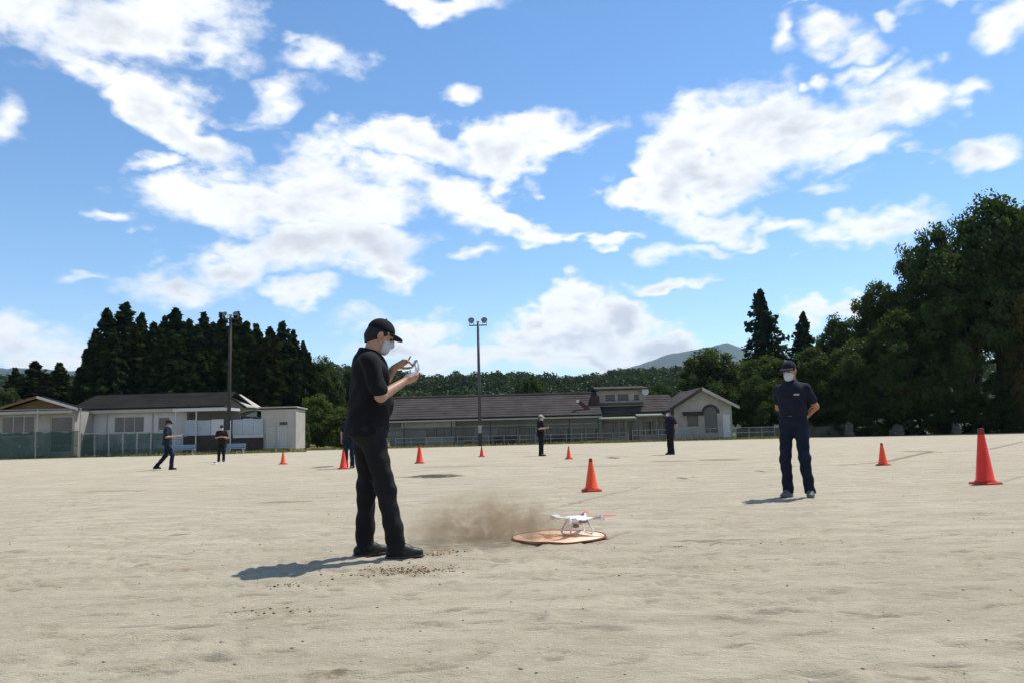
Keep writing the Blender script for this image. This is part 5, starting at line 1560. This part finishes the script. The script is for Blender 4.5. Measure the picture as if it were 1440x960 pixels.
# ---- five people far back on the field
def far_joints(kind):
    J = dict(pelvis=(0, 0, .93), neck=(0, .01, 1.44), head=(0, .04, 1.60), look=(0, radians(8)), build=1.0, seed=3,
             shR=(.19, 0, 1.40), elR=(.24, -.02, 1.13), wrR=(.22, .06, .90), handR=((0, .2, -1), (-1, 0, 0), 1, .4),
             shL=(-.19, 0, 1.40), elL=(-.24, -.02, 1.13), wrL=(-.22, .06, .90), handL=((0, .2, -1), (1, 0, 0), -1, .4),
             hipR=(.09, 0, .91), knR=(.10, .02, .49), anR=(.11, 0, .085), hipL=(-.09, 0, .91), knL=(-.10, .02, .49), anL=(-.11, 0, .085), sleeve=.75)
    hold = dict(elR=(.25, .03, 1.14), wrR=(.09, .25, 1.16), handR=((-.4, .9, .1), (-.6, 0, .8), -1, .6), elL=(-.25, .03, 1.14), wrL=(-.09, .25, 1.16), handL=((.4, .9, .1), (.6, 0, .8), 1, .6))
    if kind == 'walk':
        J.update(hold); J.update(knR=(.10, .20, .50), anR=(.10, .17, .085), knL=(-.10, -.05, .50), anL=(-.10, -.38, .125), look=(0, radians(18)), wrR=(.14, .30, 1.15))
    elif kind == 'hold':
        J.update(hold)
    elif kind == 'back':
        J.update(elR=(.27, -.10, 1.15), wrR=(.08, -.19, 1.0), handR=((-.9, 0, -.2), (0, -1, .1), 1, .5), elL=(-.27, -.10, 1.15), wrL=(-.08, -.19, 1.0), handL=((.9, 0, -.2), (0, -1, .1), -1, .5))
    return J
GP_ = 'people far back on the field'
CF = lambda sh, tr, cap: dict(skin=M_SKIN, shirt=sh, trousers=tr, shoe=M_SHOE, cap=cap, mask=M_MASK)
person(at_person(234, 27.6), radians(-78), far_joints('walk'), .0125, 'person in dark navy striding to the right at the far left, holding something white', CF(M_TEAL, M_NAVY2, M_BLACK), group=GP_)
person(at_person(311, 37.5), radians(196), far_joints('hold'), .013, 'person in dark brown standing before the brownish light pole', CF(M_BROWNC, M_CHAR, M_BROWNC), group=GP_)
person(at_person(491, 24.6), radians(170), far_joints('plain'), .0125, 'person in dark clothes mostly hidden behind the nearest man', CF(M_NAVY, M_TEAL, M_BLACK), group=GP_)
person(at_person(761, 33.2), radians(-110), far_joints('hold'), .013, 'person in black with a pale cap standing before the tiled building', CF(M_BLACK, M_BLACK, M_CAPW), group=GP_)
person(at_person(944, 30.6), radians(115), far_joints('back'), .013, 'person in navy standing before the white gabled wing, hands behind the back', CF(M_NAVY, M_CHAR, M_NAVY), group=GP_)
# what the striding person holds
q = at_person(234, 27.6)
e = empty('drone_controller', (q.x + .42, q.y + .05, q.z + 1.17), radians(-78), 'small white controller in the hands of the striding person', 'controller')
MB().box(-.09, .09, -.05, .05, -.02, .02, .012).build('case', M_CAPW, e)
for sx in (-1, 1): MB().tube([(sx * .05, .05, 0), (sx * .06, .09, .10)], .008, 6).build('antenna', M_CAPW, e)

# ================================================================== cones
def cone_mat(name, col):
    m = mat(name, col, .45, .06, 4, spec=.4)
    return m
M_CONE_R = cone_mat('red_cone_plastic', (.74, .030, .010))
M_CONE_O = cone_mat('orange_cone_plastic', (.86, .075, .012))
M_CONE_D = mat('dirty_cone_base', (.42, .035, .015), .7, .3, 8)
M_CONE_T = mat('cone_tip_dark', (.16, .03, .025), .6, .2, 8)
def cone(px, d, h, mt, label, rz=0.0, slim=1.0):
    loc = on_ground(GP(px, d), .002)
    e = empty('traffic_cone', loc, rz, label, 'traffic cone', 'traffic cones on the field')
    r0 = .135 * h / .7 * slim; r1 = .032 * h / .7; hb = .03
    MB().lathe([(r0 * 1.18, hb), (r0 * 1.14, hb + .018), (r0, hb + .03), (r1, h - .012), (r1 * .9, h - .002), (r1 * .62, h), (r1 * .58, h - .05)], 28).build('cone_body', mt, e, True)
    w = .19 * h / .7 * slim; c = w * .25
    mb = MB()
    def ring(s, z): return [((w*s) * x, (w*s) * y, z) for x, y in ((-.72,-1),(.72,-1),(1,-.72),(1,.72),(.72,1),(-.72,1),(-1,.72),(-1,-.72))]
    mb.add(ring(1, 0) + ring(1, hb * .6) + ring(.9, hb + .004), [tuple(reversed(range(8))), tuple(range(16, 24))] + [(r*8+i, r*8+(i+1) % 8, r*8+8+(i+1) % 8, r*8+8+i) for r in range(2) for i in range(8)])
    mb.build('base', M_CONE_D, e)
    MB().lathe([(r1 * 1.32, h - .075 * h / .7), (r1 * 1.06, h - .012), (r1 * .95, h + .001), (r1 * .6, h + .002)], 20).build('tip_collar', M_CONE_T, e, True)
    return e
cone(1386, 11.65, .81, M_CONE_R, 'large red traffic cone at the right, nearest of the cones', .3, .80)
cone(1242, 18.0, .51, M_CONE_O, 'small orange cone right of the man with hands behind his back', .8)
cone(832, 12.25, .50, M_CONE_O, 'orange cone standing behind the landing pad', .2)
cone(800, 28.0, .45, M_CONE_O, 'small far orange cone left of the cone behind the landing pad', .5)
cone(677.5, 34.5, .46, M_CONE_R, 'small far cone at the foot of the middle light pole', .5)
cone(590, 27.6, .64, M_CONE_R, 'red cone just right of the nearest man, far back', .1)
cone(483, 24.0, .58, M_CONE_R, 'red cone just left of the nearest man, before the hidden person', .6)
cone(398, 31.0, .50, M_CONE_O, 'small orange cone left of the nearest man, far back', .9)
# low white marker with a red spot, far left
e = empty('field_marker', on_ground(GP(302, 33)), 0, 'low white marker with red top left of the person by the pole', 'marker')
MB().lathe([(.16, 0), (.15, .02), (.06, .05), (.05, .06)], 16).build('disc', M_CAPW, e)
MB().lathe([(.05, .058), (.045, .10), (.02, .11)], 12).build('knob', M_CONE_R, e)

# ================================================================== landing pad and drone
M_PAD = mat('orange_fabric_with_sheen', (.92, .56, .38), .7, .08, 6, .1, 60)  # orange made pale: the sun's sheen is put into the base colour
M_PADR = mat('orange_pad_rim', (.62, .17, .06), .7, .1, 6)
M_PADD = mat('dark_pad_edge', (.20, .06, .03), .8, .2, 8)
M_PADW = mat('pale_pad_print', (.86, .66, .55), .7, .06, 6)
pc = on_ground(GP(786, 6.86))
pad = empty('landing_pad', pc + Vector((0, 0, .012)), .2, 'round pale orange landing pad lying on the sand under the drone', 'landing pad')
def disc(r0, r1, z, n=56, wav=.003):
    m = MB(); vs = []; fs = []
    for k in range(n):
        a = 2 * pi * k / n; w = wav * sin(5 * a) + wav * .6 * sin(9 * a + 1)
        vs += [(r0 * cos(a), r0 * sin(a), z + w * r0 / .4), (r1 * cos(a), r1 * sin(a), z + w * r1 / .4)]
    for k in range(n):
        j = (k + 1) % n; fs.append((2*k, 2*k+1, 2*j+1, 2*j))
    return m.add(vs, fs)
PR = .405
disc(.0005, .305, .006).build('centre_cloth', M_PAD, pad, True)
disc(.305, .33, .0062).build('printed_ring', M_PADW, pad, True)
disc(.33, PR - .012, .006).build('outer_cloth', M_PADR if False else M_PAD, pad, True)
m = MB(); n = 56
for k in range(n):
    a0, a1 = 2*pi*k/n, 2*pi*(k+1)/n; w0 = .003*sin(5*a0)+.0018*sin(9*a0+1); w1 = .003*sin(5*a1)+.0018*sin(9*a1+1)
    m.tube([((PR-.006)*cos(a0), (PR-.006)*sin(a0), .004+w0), ((PR-.006)*cos(a1), (PR-.006)*sin(a1), .004+w1)], .009, 6, False)
m.build('rim', M_PADD, pad, True)
for (x0, x1, y0, y1) in ((-.13, -.085, -.13, .13), (.085, .13, -.13, .13), (-.084, .084, -.022, .022)):
    MB().box(x0, x1, y0, y1, .0075, .0085).build('printed_bar', M_PADR, pad)

M_DRONE = mat('drone_white', (.78, .78, .78), .35, .04, 10, spec=.5)
M_DGREY = mat('drone_grey', (.20, .20, .21), .5, .1, 10)
M_PROP = mat('propeller_red', (.55, .10, .06), .4, .1, 10)
M_PROPW = mat('propeller_pale', (.70, .66, .64), .4, .1, 10)
dp = GP(812, 6.96); dp = Vector((dp.x, dp.y, pc.z + .022))
dr = empty('drone', dp, radians(24), 'small white quadcopter drone standing on the orange landing pad', 'drone')
dr.scale = (1.10, 1.10, .76)
S = SDF((-.30, -.30, .02), (.30, .30, .26), .005)
S.ell((0, 0, .165), (.085, .110, .036), None, .02).ell((0, .0, .145), (.062, .085, .030), None, .02)
MOT = [(sx * .145, sy * .145) for sx in (-1, 1) for sy in (-1, 1)]
for (x, y) in MOT:
    S.cap((x * .3, y * .3, .165), (x * .8, y * .8, .172), .036, .020, .03, (0, 0, 1), .75)
    S.cap((x * .75, y * .75, .172), (x, y, .176), .020, .019, .015)
    S.cap((x, y, .165), (x, y, .192), .019, .018, .008)
mesh_ob('shell', S.mesh('shell'), M_DRONE, dr, True)
for i, (x, y) in enumerate(MOT):
    mt_ = MB().lathe([(.014, .186), (.0145, .200), (.012, .206), (.004, .210)], 14, (x, y, 0)).build('motor', M_DGREY, dr)
    pr = M_PROP if x > 0 else M_PROPW
    an = .5 + i * 1.15
    for s_ in (0, pi):
        mb = MB(); vs = []; fs = []
        for k in range(9):
            t = k / 8; r = .008 + .112 * t; c = .006 + .017 * sin(pi * min(1, t * .8 + .12)) * (1 - .35 * t); tw = .35 * (1 - .7 * t)
            for sg, zz in ((-1, 0), (1, 0), (1, .0022), (-1, .0022)):
                u = sg * c; vs.append((x + cos(an + s_) * r - sin(an + s_) * u, y + sin(an + s_) * r + cos(an + s_) * u, .207 + u * tw + zz))
            if k:
                o = 4 * (k - 1); fs += [(o + q, o + (q + 1) % 4, o + 4 + (q + 1) % 4, o + 4 + q) for q in range(4)]
        fs += [(3, 2, 1, 0), (32, 33, 34, 35)]
        mb.add(vs, fs).build('propeller_blade', pr, mt_)
    MB().lathe([(.008, .1665), (.008, .160), (.003, .158)], 10, (x, y, 0)).build('arm_light', M_CONE_R if y > 0 else M_LENS, dr)
for sx in (-1, 1):
    MB().tube([(sx * .06, .055, .145), (sx * .095, .072, .06), (sx * .10, .075, .014), (sx * .10, .055, .006), (sx * .10, -.055, .006), (sx * .10, -.075, .014), (sx * .095, -.072, .06), (sx * .06, -.055, .145)], .0075, 8).build('landing_gear', M_DRONE, dr, True)
MB().box(-.03, .03, -.025, .025, .108, .122, .004).build('gimbal_plate', M_DGREY, dr)
cam_b = MB().box(-.022, .022, .0, .042, .066, .100, .006).build('camera', M_DGREY, dr)
MB().tube([(0, .040, .083), (0, .052, .083)], .013, 14).build('lens', M_GLASS, cam_b)
MB().tube([(-.028, .02, .110), (-.028, .02, .083), (-.02, .02, .083)], .005, 6).build('gimbal_arm', M_DGREY, dr)
MB().box(-.034, .034, -.125, -.060, .135, .175, .008).build('battery', M_DGREY, dr)

# ================================================================== dust blown up by the rotors
def dust():
    c = GP(690, 6.8); c.z = gz(6.75)
    me = MB()
    prof = [(.02, 0.005), (.75, .01), (.92, .10), (.85, .28), (.62, .44), (.28, .54), (.02, .57)]
    me.lathe(prof, 24)
    me.v = [(v[0] * 1.0, v[1] * .75, v[2]) for v in me.v]
    m = bpy.data.materials.new('dust'); m.use_nodes = True
    n, l = nm(m); n.remove(n['Principled BSDF'])
    pv = n.new('ShaderNodeVolumePrincipled'); pv.inputs['Color'].default_value = (.62, .45, .27, 1); pv.inputs['Anisotropy'].default_value = .1
    tc = n.new('ShaderNodeTexCoord')
    def mth(op, a, b=None):
        q = n.new('ShaderNodeMath'); q.operation = op
        for s, v in zip(q.inputs, (a, b)):
            if v is None: continue
            if isinstance(v, bpy.types.NodeSocket): l.new(v, s)
            else: s.default_value = v
        return q.outputs[0]
    no = n.new('ShaderNodeTexNoise'); no.inputs['Scale'].default_value = 4.5; no.inputs['Detail'].default_value = 6; no.inputs['Roughness'].default_value = .72; no.inputs['Distortion'].default_value = 1.4
    l.new(tc.outputs['Object'], no.inputs['Vector'])
    mp = n.new('ShaderNodeMapping'); mp.vector_type = 'TEXTURE'; mp.inputs['Scale'].default_value = (.84, .60, .48)
    l.new(tc.outputs['Object'], mp.inputs[0])
    ln = n.new('ShaderNodeVectorMath'); ln.operation = 'LENGTH'; l.new(mp.outputs[0], ln.inputs[0])
    fall = mth('MAXIMUM', mth('SUBTRACT', 1.0, ln.outputs['Value']), 0.0)
    nn = mth('MAXIMUM', mth('SUBTRACT', no.outputs['Fac'], .44), 0.0)
    l.new(mth('MULTIPLY', mth('MULTIPLY', fall, nn), DUST_DENSITY), pv.inputs['Density'])
    l.new(pv.outputs[0], n['Material Output'].inputs['Volume'])
    o = me.build('dust_cloud', m); o.location = c
    tag(o, 'brown dust blown up from the sand between the nearest man and the drone', 'dust', kind='stuff')
DUST_DENSITY = 58.0
dust()

# ================================================================== haze over the valley
def haze():
    m = bpy.data.materials.new('haze'); m.use_nodes = True
    n, l = nm(m); n.remove(n['Principled BSDF'])
    pv = n.new('ShaderNodeVolumePrincipled')
    pv.inputs['Color'].default_value = (.52, .74, 1.0, 1); pv.inputs['Density'].default_value = HAZE_DENSITY; pv.inputs['Anisotropy'].default_value = .2
    l.new(pv.outputs[0], n['Material Output'].inputs['Volume'])
    o = MB().box(-14000, 14000, -14000, 14000, -60, 760).build('haze', m)
    tag(o, 'thin pale air haze over the whole valley', 'haze', kind='stuff')
HAZE_DENSITY = 6e-5
haze()
